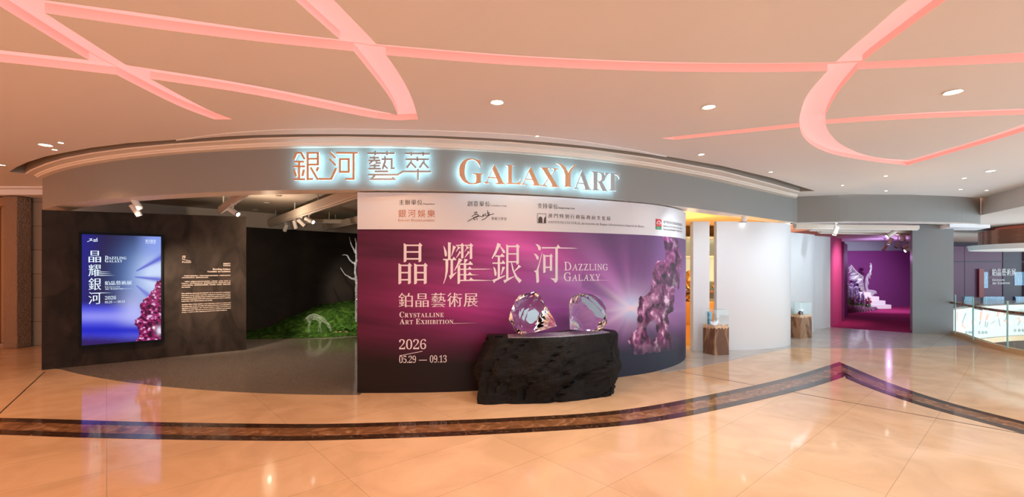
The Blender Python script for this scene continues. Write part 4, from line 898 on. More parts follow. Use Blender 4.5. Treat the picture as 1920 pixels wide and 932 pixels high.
# crystal eagle
def zw(x, y, Y=19.35): return at_Y(1570 + x / 7.767, 480 + y / 7.767, Y)
eg = thing('eagle_sculpture', 'clear crystal eagle with raised wings landing on the white stepped plinth', 'sculpture', tuple(zw(450, 600)))
def blade(bm, a, b, w, t, up):
    """a thin faceted feather from a to b"""
    a, b = Vector(a), Vector(b); d = (b - a).normalized(); n = d.cross(Vector(up)).normalized(); m_ = n.cross(d)
    c = a + (b - a) * .55; v = [bm.verts.new(x) for x in (a, c + n * w, c - n * w, c + m_ * t, c - m_ * t, b)]
    for i, j in ((1, 3), (3, 2), (2, 4), (4, 1)):
        bm.faces.new((v[0], v[i], v[j])); bm.faces.new((v[5], v[j], v[i]))
def skin(name, verts, edges, radii, m, parent, sub=2, root=0, base=None):
    off = wloc(parent) if parent is not None else Vector(base)
    me = bpy.data.meshes.new(name); me.from_pydata([tuple(Vector(v) - off) for v in verts], edges, []); o = bpy.data.objects.new(name, me); COL.objects.link(o)
    md = o.modifiers.new('s', 'SKIN')
    for i, r in enumerate(radii):
        sv = me.skin_vertices[0].data[i]; sv.radius = (r, r) if not isinstance(r, tuple) else r; sv.use_root = (i == root)
    if sub:
        s2 = o.modifiers.new('d', 'SUBSURF'); s2.levels = sub; s2.render_levels = sub
    res = bpy.data.meshes.new_from_object(o.evaluated_get(bpy.context.evaluated_depsgraph_get())); bpy.data.objects.remove(o)
    if sub: res.polygons.foreach_set('use_smooth', [True] * len(res.polygons))
    return link(name, res, m, parent, None if parent is not None else off)
skin('body', [zw(*p) for p in ((370, 600), (400, 570), (440, 545), (490, 530), (535, 522), (560, 535), (566, 560), (430, 590), (425, 625), (480, 580), (490, 615), (345, 625))], [(0, 1), (1, 2), (2, 3), (3, 4), (4, 5), (5, 6), (2, 7), (7, 8), (3, 9), (9, 10), (0, 11)], [.05, .10, .15, .14, .09, .055, .02, .06, .03, .06, .03, .03], M['iris'], eg)
bm = bmesh.new(); rs = random.Random(4)
arm = [(385, 520), (372, 440), (358, 360), (372, 310), (330, 270), (285, 240), (240, 190), (195, 132)]
for i in range(len(arm) - 1):
    tube(bm, zw(*arm[i]), zw(*arm[i + 1]), .035, .03, 8)
    for k in range(11):
        t = k / 11; a = np.array(arm[i]) * (1 - t) + np.array(arm[i + 1]) * t
        ln = 60 + 22 * i if i < 4 else 140 - 14 * (i - 4); sg = math.radians(215 - 4 * i + rs.uniform(-8, 8)) if i < 3 else math.radians(208 + 4 * (i - 3) + rs.uniform(-8, 8))
        b = a + np.array([math.cos(sg), -math.sin(sg)]) * ln * rs.uniform(.7, 1.1); b[0] = max(b[0], 148)
        if i >= 3: b = a + np.array([-(a[0] - 150) * rs.uniform(.55, .95) - 5, rs.uniform(10, 95)])
        blade(bm, zw(*a, 19.3 + rs.uniform(0, .15)), zw(*b, 19.3 + rs.uniform(0, .4)), .035, .012, (rs.uniform(-.4, .4), 1, rs.uniform(-.3, .3)))
obm('wing', bm, M['iris'], eg)
bm = bmesh.new(); arm = [(425, 510), (412, 430), (415, 350), (432, 290), (470, 245), (490, 190), (495, 140), (480, 102)]
for i in range(len(arm) - 1):
    tube(bm, zw(*arm[i], 19.5), zw(*arm[i + 1], 19.5), .03, .025, 8)
    for k in range(10):
        t = k / 10; a = np.array(arm[i]) * (1 - t) + np.array(arm[i + 1]) * t; b = a + np.array([rs.uniform(10, 48) if i < 4 else rs.uniform(-25, 12), rs.uniform(5, 75)])
        blade(bm, zw(*a, 19.5), zw(*b, 19.45 + rs.uniform(0, .4)), .035, .012, (rs.uniform(-.4, .4), 1, rs.uniform(-.3, .3)))
obm('wing', bm, M['iris'], eg)
# flower bed
bm = bmesh.new(); bed = [(12.2, 16.95), (12.8, 17.3), (13.6, 17.75), (14.5, 18.3), (15.0, 18.8), (14.6, 18.97), (13.45, 18.97), (13.4, 19.75), (12.2, 19.75)]
bmesh.ops.create_grid(bm, x_segments=60, y_segments=60, size=1.0, matrix=Matrix.Translation((13.35, 18.4, 0)) @ Matrix.Diagonal((1.8, 1.55, 1, 1)))
bx_ = np.array([v.co.x for v in bm.verts]); by_ = np.array([v.co.y for v in bm.verts]); ins = inside(bx_, by_, bed); nz_ = fbm(bx_ * 5, by_ * 5, 71); nz2 = np.random.RandomState(3).rand(len(bx_))
bm.verts.ensure_lookup_table()
for i, v in enumerate(bm.verts): v.co.z = 0.01 + (.08 + .40 * max(0, .85 - max(-.2, v.co.x - .729 * v.co.y))) * nz_[i] + .07 * nz2[i] if ins[i] else -.05
rimv = [v for v in bm.verts if v.co.z > 0 and any(e.other_vert(v).co.z < 0 for e in v.link_edges)]
for v in rimv: v.co.z = .008
bmesh.ops.delete(bm, geom=[v for v in bm.verts if v.co.z < 0], context='VERTS')
o = obm('groundcover', bm, M['bed'], None, base=(12.9, 18.4, 0)); tag(o, 'plum coloured leafy groundcover bed left of the white steps', 'groundcover', None, 'stuff')
def flower_spike(m, h, n, r, sd):
    rs = random.Random(sd); t = thing('flower', 'x', 'flower', (0, 0, -30)); bm = bmesh.new(); tube(bm, (0, 0, -30), (.01, 0, -30 + h * .95), .007, seg=6)
    for s in range(3): blade(bm, (0, 0, -30 + .06 + s * .05), (rs.uniform(-.12, .12), rs.uniform(-.12, .12), -30 + .16 + s * .06), .02, .004, (0, 0, 1))
    obm('stem', bm, M['stem'], t); bm = bmesh.new()
    for k in range(n):
        a = rs.uniform(0, 6.28); z = h * (.42 + .58 * k / n); q = r * (1.15 - .8 * k / n); blade(bm, (0, 0, -30 + z), (math.cos(a) * q, math.sin(a) * q, -30 + z + .03), .022, .008, (0, 0, 1))
    obm('blossom', bm, M[m], t); return t
def flower_round(m, h, sd):
    rs = random.Random(sd); t = thing('flower', 'x', 'flower', (0, 0, -30)); bm = bmesh.new(); tube(bm, (0, 0, -30), (.01, 0, -30 + h), .007, seg=6); blade(bm, (0, 0, -30 + h * .4), (.1, .02, -30 + h * .6), .02, .004, (0, 0, 1)); obm('stem', bm, M['stem'], t)
    bm = bmesh.new()
    for k in range(22):
        a = k * 2.4; q = .03 + .05 * k / 22; blade(bm, (0, 0, -30 + h), (math.cos(a) * q, math.sin(a) * q, -30 + h + .05 - .04 * k / 22), .022, .006, (0, 0, 1))
    obm('blossom', bm, M[m], t); return t
GF = {'purple': flower_spike('petal_p', .55, 40, .07, 1), 'lilac': flower_spike('petal_v', .62, 44, .075, 2), 'orange': flower_round('petal_o', .34, 3), 'crimson': flower_round('petal_r', .26, 4)}
LB = {'purple': 'purple flower spike in the bed left of the white steps', 'lilac': 'lilac flower spike in the bed left of the white steps', 'orange': 'round orange flower in the bed left of the white steps', 'crimson': 'small crimson flower in the bed left of the white steps'}
first = {}
rs = random.Random(12)
def plant(kind, x, y, s):
    z = .03 + .18 * max(0, .8 - max(0, x - .729 * y))
    if kind not in first: first[kind] = 1; o = GF[kind]; o.location = (x, y, z); o.scale = (s,) * 3; o.rotation_euler = (0, 0, rs.uniform(0, 6))
    else: o = dup(GF[kind], (x, y, z), None, rs.uniform(0, 6), s)
    o['label'] = LB[kind]; o['group'] = kind + ' flowers in the niche bed'
for k in range(95):
    u = rs.uniform(-.1, .98); y = rs.uniform(17.45 + max(0, u) * 1.05, 18.9); x = u + .729 * y
    front = y - 17.45 - max(0, u) * 1.05
    kind = rs.choice(['purple', 'purple', 'lilac', 'lilac', 'orange']) if front > .3 else rs.choice(['orange', 'crimson', 'purple', 'crimson'])
    plant(kind, x, y, rs.uniform(.8, 1.2) * ((1.25 if u < .42 else .62) if kind in ('lilac', 'purple') and front > .3 else 1.0))
for k in range(12):
    x, y = rs.uniform(15.0, 15.5), rs.uniform(20.2, 20.26); plant(rs.choice(['crimson', 'purple', 'orange']), x, y, rs.uniform(1.5, 2.1))

# ------------------------------------------------------------------ timber pedestals with glass cases
def pedestal(foot, h, top, label, seed):
    c = np.mean(np.array(foot), 0); t = thing('timber_pedestal', label, 'pedestal', (c[0], c[1], 0), 'timber pedestals with glass cases'); rs = random.Random(seed); bm = bmesh.new()
    n = 16; ring = []
    for i in range(4):
        a, b = np.array(foot[i]), np.array(foot[(i + 1) % 4])
        for k in range(n): ring.append(a + (b - a) * k / n)
    N_ = len(ring); lo = [bm.verts.new((p[0], p[1], 0.0)) for p in ring]; hz = [h - .035 - .03 * abs(math.sin(i * .8 + seed)) - rs.uniform(0, .03) for i in range(N_)]
    hi = [bm.verts.new((p[0], p[1], z)) for p, z in zip(ring, hz)]
    for i in range(N_): bm.faces.new((lo[i], lo[(i + 1) % N_], hi[(i + 1) % N_], hi[i]))
    bm.faces.new(lo[::-1]); obm('timber', bm, M['wood'], t)
    bm = bmesh.new(); prev = hi_ = [bm.verts.new((p[0], p[1], z)) for p, z in zip(ring, hz)]
    for s, dz in ((.93, .02), (.84, -.01), (.6, .012), (.3, -.01)):
        cur = [bm.verts.new((c[0] + (p[0] - c[0]) * s, c[1] + (p[1] - c[1]) * s, h - .03 + dz + rs.uniform(-.025, .02))) for p in ring]
        for i in range(N_): bm.faces.new((prev[i], prev[(i + 1) % N_], cur[(i + 1) % N_], cur[i]))
        prev = cur
    bm.faces.new(prev); obm('torn_top', bm, M['splinter'], t)
    bm = bmesh.new(); sh_ = [c + (np.array(p) - c) * .995 for p in foot]; inn = [c + (np.array(p) - c) * .965 for p in foot]
    z0, z1 = h - .10, top
    for i in range(4):
        j = (i + 1) % 4; q = [sh_[i], sh_[j], inn[j], inn[i]]; v = [bm.verts.new((p[0], p[1], z)) for z in (z0 + .06, z1) for p in q]
        for f in ((0, 1, 5, 4), (1, 2, 6, 5), (2, 3, 7, 6), (3, 0, 4, 7), (4, 5, 6, 7), (3, 2, 1, 0)): bm.faces.new([v[k] for k in f])
    v = [bm.verts.new((p[0], p[1], z)) for z in (z1, z1 + .01) for p in sh_]
    for f in ((0, 3, 2, 1), (4, 5, 6, 7), (0, 1, 5, 4), (1, 2, 6, 5), (2, 3, 7, 6), (3, 0, 4, 7)): bm.faces.new([v[k] for k in f])
    obm('glass_case', bm, M['case_glass'], t); return c
c1 = pedestal([at_z(1340, 667), at_z(1366.8, 665.5), (4.17, 9.40), at_z(1318, 662)], .60, .895, 'dark and pale timber pedestal with glass case at the gap between white walls', 3)
c2 = pedestal([(6.99, 11.16), (7.36, 11.30), (7.26, 11.55), (6.90, 11.41)], .585, .87, 'brown timber pedestal with glass case before the farther white wall', 5)
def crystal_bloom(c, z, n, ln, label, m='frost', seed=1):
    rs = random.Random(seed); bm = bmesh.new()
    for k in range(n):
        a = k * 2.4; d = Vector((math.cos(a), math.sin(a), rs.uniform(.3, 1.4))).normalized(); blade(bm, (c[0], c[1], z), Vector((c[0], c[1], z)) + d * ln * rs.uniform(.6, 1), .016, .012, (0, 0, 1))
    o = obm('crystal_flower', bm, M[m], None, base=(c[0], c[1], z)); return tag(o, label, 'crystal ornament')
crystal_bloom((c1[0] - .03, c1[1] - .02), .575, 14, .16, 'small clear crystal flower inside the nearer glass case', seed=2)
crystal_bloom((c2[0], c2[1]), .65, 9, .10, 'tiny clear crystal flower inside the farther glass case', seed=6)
bm = bmesh.new(); bmesh.ops.create_icosphere(bm, subdivisions=3, radius=.055)
for v in bm.verts: v.co *= 1 + .25 * math.sin(v.co.x * 90) * math.sin(v.co.z * 80 + 1); v.co += Vector((c2[0], c2[1], .60))
tag(obm('stone_nugget', bm, mat('red_brown_stone', (.16, .05, .03, 1), .6), None, base=(c2[0], c2[1], .60)), 'red brown stone under crystal flower in the farther glass case', 'stone')
bm = bmesh.new(); box(bm, (c1[0] - .075, c1[1] + .10, .71), (.11, .05, .26), rz=.6, bev=.01); m = M['blueice'] = mat('blue_ice_crystal', rough=.1, trans=.3)
L(m, ramp(m, noise(m, pos(m), 22, 5, .5), ((.35, (.03, .30, .55, 1)), (.65, (.55, .82, .92, 1)))), P_(m).inputs['Base Color'])
tag(obm('blue_crystal_block', bm, m, None, base=(c1[0], c1[1], .58)), 'pale blue crystal block inside the nearer glass case', 'crystal ornament')

# ------------------------------------------------------------------ black rock with two gems
rk = thing('rock_plinth', 'big rough black rock plinth standing before the purple poster wall', 'rock', (.45, 6.3, 0))
bot = [(-.43, 5.80), (.1, 5.84), (.62, 5.92), (1.28, 6.18), (1.42, 6.36), (1.46, 6.75), (1.30, 7.02), (.6, 6.68), (-.1, 6.44), (-.44, 6.38)]
top = [(-.20, 5.93), (.22, 5.96), (.66, 6.02), (1.20, 6.26), (1.50, 6.44), (1.52, 6.75), (1.32, 6.98), (.65, 6.60), (-.02, 6.38), (-.38, 6.34)]
def dense(p, n=9):
    p = list(p); out = []
    for i in range(len(p)):
        a, b = np.array(p[i]), np.array(p[(i + 1) % len(p)])
        for k in range(n): out.append(a + (b - a) * k / n)
    out = np.array(out)
    for _ in range(3): out = (np.roll(out, 1, 0) + out * 2 + np.roll(out, -1, 0)) / 4
    return out
B0, T0 = dense(bot), dense(top); NR = len(B0); ctr = np.array([.5, 6.4]); LV = 34; verts = []
for j in range(LV + 1):
    t = j / LV; z = .82 * t; ring = B0 * (1 - t) + T0 * t; out = ring - ctr; out /= np.linalg.norm(out, axis=1)[:, None]
    s_ = np.cumsum(np.linalg.norm(np.diff(np.vstack([ring, ring[:1]]), axis=0), axis=1))
    nn = fbm(s_ * 2.2 + 5, np.full(NR, z * 2.6 + 3), 81, 5) - .5; rdg = np.abs(fbm(s_ * 3.0 + 9 - z * 1.2, np.full(NR, z * 1.5), 87, 4) - .5)
    amp = .30 * np.sin(math.pi * min(1, .12 + t * .86)) ; bul = .05 * math.sin(math.pi * t)
    d = amp * nn - .30 * np.exp(-((rdg) / .02) ** 2) * .18 + bul * np.ones(NR)
    if j == LV: d = d * 0 - .015
    if j == LV - 1: d = d * .3
    back = (ring[:, 1] > 6.3) & (ring[:, 1] > 6.2 + .35 * (ring[:, 0] + .4) * .9); d = np.where(back, np.minimum(d, .0), d)
    ring = ring + out * d[:, None]; verts += [(p[0], p[1], z) for p in ring]
faces = [(j * NR + i, j * NR + (i + 1) % NR, (j + 1) * NR + (i + 1) % NR, (j + 1) * NR + i) for j in range(LV) for i in range(NR)] + [tuple(LV * NR + i for i in range(NR)), tuple(range(NR))[::-1]]
ob('stone', verts, faces, M['rock'], rk)
bm = bmesh.new(); prism(bm, [(-.05, 6.0), (.3, 6.01), (.66, 6.08), (1.18, 6.34), (1.38, 6.5), (1.25, 6.78), (.7, 6.5), (.1, 6.36), (-.06, 6.3)], .815, .826); m = M['sparkle'] = mat('silver_tray', rough=.3, metal=.5)
L(m, ramp(m, noise(m, pos(m), 60, 3), ((.4, (.30, .30, .32, 1)), (.65, (.80, .80, .84, 1)))), P_(m).inputs['Base Color']); obm('silver_tray', bm, m, rk)
bm = bmesh.new(); box(bm, (-.17, 6.06, .832), (.11, .07, .028), bev=.004); o = obm('black_device', bm, M['black_plastic'], None, base=(-.17, 6.06, .818)); tag(o, 'small flat black device lying on left end of the rock top', 'device')
def gem(name, c, axis, R, dp, dc, label, nf=12, frost=None, tone='glass'):
    """a brilliant cut stone: table and crown towards -axis, cone point along axis"""
    axis = Vector(axis).normalized(); rot = axis.to_track_quat('Z', 'X').to_matrix(); pts = []
    for k in range(nf):
        a = 2 * math.pi * k / nf; pts.append((math.cos(a) * R, math.sin(a) * R, .03)); pts.append((math.cos(a) * R, math.sin(a) * R, -.03))
        b = a + math.pi / nf; pts.append((math.cos(b) * R * .86, math.sin(b) * R * .86, -.5 * dc)); pts.append((math.cos(b) * R * .62, math.sin(b) * R * .62, dp * .45))
    for k in range(8):
        a = 2 * math.pi * k / 8 + .2; pts.append((math.cos(a) * R * .62, math.sin(a) * R * .62, -dc))
    pts.append((0, 0, dp)); bm = bmesh.new()
    for p in pts: bm.verts.new(Vector(c) + rot @ Vector(p))
    r = bmesh.ops.convex_hull(bm, input=bm.verts); bmesh.ops.delete(bm, geom=[v for v in bm.verts if not v.link_faces], context='VERTS')
    bmesh.ops.dissolve_limit(bm, angle_limit=.02, verts=bm.verts, edges=bm.edges); bmesh.ops.recalc_face_normals(bm, faces=bm.faces)
    zmin = min(v.co.z for v in bm.verts); bmesh.ops.translate(bm, verts=bm.verts, vec=(0, 0, .828 - zmin))
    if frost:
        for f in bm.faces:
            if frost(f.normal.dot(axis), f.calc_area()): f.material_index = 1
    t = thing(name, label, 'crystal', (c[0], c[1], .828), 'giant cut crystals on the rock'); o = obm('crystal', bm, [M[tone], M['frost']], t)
    return t, o, Vector(c) + Vector((0, 0, .828 - zmin))
g1, o1, cc1 = gem('cut_crystal', (.22, 6.17, 1.09), (.86, -.22, -.36), .305, .42, .20, 'giant clear cut crystal with pointed end, left one on the black rock')
bm = bmesh.new(); bmesh.ops.create_icosphere(bm, subdivisions=2, radius=.07)
for v in bm.verts: v.co = cc1 + Vector((v.co.x * 1.1 + .02, v.co.y * .5 + .02, v.co.z * 1.1 - .02)) + Vector((math.sin(v.co.z * 80) * .012, 0, math.sin(v.co.x * 70) * .012))
obm('frosted_core', bm, mat('white_frost_glow', (.85, .9, 1, 1), .4, emit=(.75, .9, 1, 1), strength=.6), g1)  # core brightened by emission instead of light through the facets
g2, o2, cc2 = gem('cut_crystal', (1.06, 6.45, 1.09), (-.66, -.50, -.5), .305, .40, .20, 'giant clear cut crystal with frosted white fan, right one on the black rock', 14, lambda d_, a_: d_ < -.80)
lamp('gem_light', 'SPOT', (1.06, 6.36, .86), 16, (.85, .95, 1), (1.06, 6.45, 1.3), .03, 2.4, .5)
lamp('gem_light', 'SPOT', (.18, 6.3, .86), 10, (.85, .95, 1), (.2, 6.2, 1.3), .03, 2.4, .5)
lamp('gem_fill', 'SPOT', (.6, 5.0, 3.36), 160, (.95, .98, 1), (.6, 6.3, 1.0), .04, .35, .6)  # spot without a fixture, added to brighten the gems

# ------------------------------------------------------------------ gallery exhibits: moss, deer, tree, ferns
xs = np.linspace(-7.6, -2.2, 130); ys = np.linspace(10.6, 16.2, 120); verts = []; keep = {}
def moss_front(x): return float(np.interp(x, [-7.6, -6.3, -5.2, -4.4, -3.9, -2.2], [10.9, 11.1, 11.2, 11.35, 11.65, 12.0]))
def moss_back(x): return 12.0 + (x + 6.92) * 1.106
faces = []
for j, y in enumerate(ys):
    for i, x in enumerate(xs):
        f0, b0 = moss_front(x), moss_back(x); t = (y - f0)
        if t < 0 or y > b0 - .02: continue
        z0 = 0; rise = float(np.interp(x + (y - 12.8) * -.15, [-7, -6.45, -6.0, -5.5, -4.9, -4.3, -3.4], [.03, .06, .40, .64, .68, .70, .84]))
        z = .04 * min(1, t * 6) + rise * (1 - math.exp(-max(0, t - .62) * 2.2)) + .10 * min(1, max(0, t - .5)) * (float(fbm(np.array([x * 1.7]), np.array([y * 1.7]), 91)[0]) - .5) * min(1, t * 2) + .035 * float(vnoise(np.array([x * 16.]), np.array([y * 16.]), 92)[0]) * min(1, t * 5)
        keep[(i, j)] = len(verts); verts.append((x, y, max(z, .006)))
for j in range(len(ys) - 1):
    for i in range(len(xs) - 1):
        q = [keep.get(k) for k in ((i, j), (i + 1, j), (i + 1, j + 1), (i, j + 1))]
        if None not in q: faces.append(q)
o = ob('moss_mound', verts, faces, M['moss'], None, smooth=True, base=(-4.8, 12.2, 0)); tag(o, 'mossy green mound rising along the dark back wall of the gallery', 'moss', None, 'stuff')
def dz_(x, y, dY=0.0): return at_Y(440 + x / 7.68, 560 + y / 7.68, 11.75 + dY)
dv = [dz_(1060, 268), dz_(1110, 258), dz_(1170, 258), dz_(1235, 275), dz_(1275, 300), dz_(1310, 340), dz_(1345, 375), dz_(1365, 400), dz_(1380, 440), dz_(1385, 478),
      dz_(1072, 320, -.05), dz_(1085, 345, -.05), dz_(1060, 385, -.05), dz_(1062, 450, -.05), dz_(1068, 515, -.05), dz_(1090, 345, .09), dz_(1072, 390, .09), dz_(1080, 450, .09), dz_(1090, 508, .09),
      dz_(1232, 350, -.05), dz_(1232, 400, -.05), dz_(1243, 450, -.05), dz_(1248, 508, -.05), dz_(1222, 350, .08), dz_(1215, 410, .08), dz_(1210, 455, .08), dz_(1212, 500, .08),
      dz_(1030, 275), dz_(1005, 312), dz_(1352, 365, -.05), dz_(1330, 350, -.09), dz_(1352, 365, .05), dz_(1335, 345, .09)]
de = [(0, 1), (1, 2), (2, 3), (3, 4), (4, 5), (5, 6), (6, 7), (7, 8), (8, 9), (0, 10), (10, 11), (11, 12), (12, 13), (13, 14), (0, 15), (15, 16), (16, 17), (17, 18), (3, 19), (19, 20), (20, 21), (21, 22), (3, 23), (23, 24), (24, 25), (25, 26), (0, 27), (27, 28), (7, 29), (29, 30), (7, 31), (31, 32)]
dr = [.070, .088, .084, .086, .055, .040, .036, .042, .030, .019, .040, .026, .015, .013, .014, .026, .015, .013, .014, .028, .017, .012, .014, .026, .016, .012, .014, .012, .006, .014, .008, .014, .008]
M['deer'] = shell('deer_crystal', (.95, .98, .95, 1), (.9, .95, .9, 1), .85, .06, 2.6)
o = skin('crystal_deer', dv, de, dr, M['deer'], None, base=dz_(1150, 510)); tag(o, 'clear crystal deer grazing on the moss in the dark gallery', 'deer')
# crystal tree
rs = random.Random(5); tv, te, tr = [], [], []
def tb(pts, r0, r1, parent=None):
    pr = parent
    for i, p in enumerate(pts):
        tv.append(p); tr.append(r0 + (r1 - r0) * i / max(1, len(pts) - 1))
        if pr is not None: te.append((pr, len(tv) - 1))
        pr = len(tv) - 1
    return pr
zt_ = lambda x, y, Y=12.3: at_Y(560 + x / 3.725, 430 + y / 3.728, Y)
tb([zt_(398, y) + Vector((rs.uniform(-.02, .02), 0, 0)) for y in (740, 660, 560, 470, 400, 350, 290, 240, 180, 140, 100, 60)], .040, .014)
def near(y): return min(range(12), key=lambda i: abs(tv[i].z - zt_(398, y).z))
tb([zt_(*p) for p in ((370, 345), (345, 328), (325, 318), (305, 290), (292, 268))], .022, .006, near(350))
tb([zt_(*p) for p in ((375, 232), (355, 212), (340, 182), (322, 178), (305, 180))], .022, .006, near(240))
tb([zt_(*p) for p in ((385, 140), (372, 120), (362, 90), (355, 65), (352, 52))], .02, .006, near(180))
tb([zt_(*p) for p in ((425, 330), (450, 300), (470, 250), (478, 200))], .022, .006, near(400)); tb([zt_(*p) for p in ((420, 200), (440, 170), (455, 110))], .02, .006, near(240))
o = skin('crystal_tree', tv, te, tr, M['iris'], None, sub=1, base=zt_(398, 740))
rn = np.random.RandomState(4)
for v in o.data.vertices: v.co += Vector(rn.uniform(-.007, .007, 3))
o.data.polygons.foreach_set('use_smooth', [False] * len(o.data.polygons)); tag(o, 'bare crystal tree beside the left edge of the poster wall', 'tree')
def fern(px, py, Y, s, n, label, seed):
    rs = random.Random(seed); c = at_Y(px, py, Y); t = thing('fern', label, 'fern', tuple(c), 'ferns on the moss'); 
    for k in range(n):
        a = 6.28 * k / n + rs.uniform(-.3, .3); bm = bmesh.new(); p0 = c.copy(); d = Vector((math.cos(a), math.sin(a), 1.3))
        for q in range(5):
            p1 = p0 + d.normalized() * s * .22; d.z -= .45; tube(bm, p0, p1, .004, seg=5)
            for sgn in (-1, 1): blade(bm, p1, p1 + Vector((-d.y * sgn, d.x * sgn, .1)).normalized() * s * .20 * (1 - q * .14), .018, .003, (0, 0, 1))
            p0 = p1
        obm('frond', bm, M['leaf'], t)
fern(657, 621, 12.0, .34, 7, 'green fern at foot of the crystal tree', 1); fern(640, 619, 12.1, .26, 7, 'bright green fern left of the crystal tree foot', 2)
for k, (px, lb) in enumerate(((628, 'pinkish pebble nearest the deer nose on the moss'), (638, 'brown pebble in the middle below the ferns'), (650, 'brown pebble nearest the crystal tree below the ferns'))):
    c = at_Y(px, 624.5 - k * .3, 11.9); bm = bmesh.new(); bmesh.ops.create_icosphere(bm, subdivisions=2, radius=.05)
    for v in bm.verts: v.co = c + Vector((v.co.x * 1.5, v.co.y, v.co.z * .8)) * (1 + .2 * math.sin(v.co.x * 60 + k))
    tag(obm('pebble', bm, M['pebble'], None, base=c, smooth=True), lb, 'pebble', 'pebbles on the moss')

# ------------------------------------------------------------------ recessed downlights
def downlight(px, py, r, label, energy=0.0, color=WARM, proto=[None]):
    x, y = at_z(px, py, ZC)
    t = thing('ceiling_downlight', label, 'ceiling light', (x, y, ZC), 'recessed downlights'); bm = bmesh.new()
    bmesh.ops.create_cone(bm, cap_ends=False, segments=32, radius1=r * 1.28, radius2=r, depth=.012, matrix=Matrix.Translation((x, y, ZC - .003))); 
    r_ = bmesh.ops.create_circle(bm, segments=32, radius=r * 1.28, matrix=Matrix.Translation((x, y, ZC - .009))); 
    obm('trim_ring', bm, M['lamp_white'], t, recalc=False); bm = bmesh.new(); bmesh.ops.create_cone(bm, cap_ends=True, segments=32, radius1=r, radius2=r, depth=.006, matrix=Matrix.Translation((x, y, ZC - .004))); obm('lens', bm, M['downlight'], t)
    if energy: 
        l = lamp('downlight_beam', 'SPOT', (x, y, ZC - .02), energy, color, (x, y + .001, 0), .05, 2.2, .7)
for px, py, r, en, c, lb in ((932, 191, .052, 150, MID, 'bright recessed downlight above the grey lettering, between pink channels'), (1329, 200, .052, 150, COOL, 'bright recessed downlight left of the pink loop'), (1787, 172, .058, 110, COOL, 'bright recessed downlight inside the pink loop'),
        (85.5, 271.5, .06, 160, WARM, 'largest downlight above the left end of the air slot'), (114, 267, .025, 0, WARM, 'small downlight just right of the largest one at the left'), (102.5, 280, .025, 0, WARM, 'small downlight just below the largest one at the left'), (4.5, 309, .03, 0, WARM, 'small downlight at the far left edge'),
        (727, 243.5, .017, 60, WARM, 'tiny downlight on the white glow band above the copper characters'), (1007, 254.5, .017, 50, MID, 'tiny downlight on the white glow band above the copper letters'), (1315, 289, .035, 40, COOL, 'small downlight near the air slot below the pink loop'), (1445, 322, .025, 0, COOL, 'small downlight near right end of the air slot'),
        (1579.5, 347, .02, 0, COOL, 'tiny downlight first from the left over the grey beam'), (1661, 329.5, .025, 0, COOL, 'small downlight under the tip of the pink loop'), (1661.5, 357.5, .025, 0, COOL, 'tiny downlight nearest the grey beam'), (1857.5, 320, .055, 80, COOL, 'bright wide downlight near the beige bulkhead'),
        (1808, 333.5, .028, 0, COOL, 'small downlight left of the wide one near the bulkhead'), (1801, 354.5, .028, 0, COOL, 'small yellowish downlight near the beam and bulkhead corner'), (1850, 356.5, .025, 0, COOL, 'tiny downlight closest to the beige bulkhead')):
    downlight(px, py, r, lb, en, c)
for px, py, lb in ((523, 366, 'dark recessed downlight nearest the fascia in the gallery ceiling'), (499.5, 380, 'middle recessed downlight in the gallery ceiling'), (479, 393, 'farthest recessed downlight in the gallery ceiling left of the long beam')):
    x, y = at_z(px, py, 3.2); t = thing('ceiling_downlight', lb, 'ceiling light', (x, y, 3.2), 'gallery downlights'); bm = bmesh.new(); tube(bm, (x, y, 3.185), (x, y, 3.2), .06, seg=24); obm('trim_ring', bm, M['lamp_white'], t); bm = bmesh.new(); tube(bm, (x, y, 3.181), (x, y, 3.19), .045, seg=24); obm('lens', bm, M['lens_off'], t)

# ------------------------------------------------------------------ balustrade and atrium
rl = Surf([p for p in rail_path if p[1] > 4.0]); bal = thing('glass_balustrade', 'glass balustrade with walnut handrail and brass curb beside the atrium', 'balustrade', (10.3, 9.5, 0))
def rib(pts, z0, z1, th, shift): 
    pp = [(p[0], p[1]) for p in pts]; n_ = normals(pp); pp = [tuple(np.array(p) - k * shift) for p, k in zip(pp, n_)]; return ribbon(pp, z0, z1, th)
rp = [tuple(p) for p in rl.P]
obm('curb', rib(rp, 0, .10, .12, 0), M['brass'], bal)
def between(a, b, n=6): return [tuple(rl.at(q, 0)[:2]) for q in np.linspace(a, b, n)]
js = [rl.hit(1797)[0], rl.hit(1831)[0], rl.hit(1895.5)[0], rl.hit(1895.5)[0] + 1.35, rl.hit(1895.5)[0] + 2.7]
for i in range(4): obm('glass_panel', rib(between(js[i] + .006, js[i + 1] - .006), .09, 1.06, .014, -.05), M['rail_glass'], bal)
for q in js: 
    bm = bmesh.new(); p = rl.at(q, 0); n_ = rl.at(q, 0, 1) - p; box(bm, p - n_ * .057 * -1 + Vector((0, 0, .57)) - n_ * .0, (.02, .02, .97)); obm('panel_edge', bm, M['glass_edge'], bal)
bm = bmesh.new(); hp = [rl.at(q, .83, .0) for q in np.linspace(0.05, rl.L - .2, 40)]
for a, b in zip(hp[:-1], hp[1:]): tube(bm, a, b, .028, seg=12)
obm('handrail', bm, M['rail'], bal, smooth=True)
for q in (rl.hit(1795)[0], rl.hit(1828)[0], rl.hit(1890)[0]):
    bm = bmesh.new(); p = rl.at(q, .79); p2 = rl.at(q + .35, .79); tube(bm, p, p2, .009, seg=8); tube(bm, p, p + Vector((0, 0, .04)), .009, seg=8); tube(bm, p2, p2 + Vector((0, 0, .04)), .009, seg=8); obm('bracket', bm, M['steel'], bal)
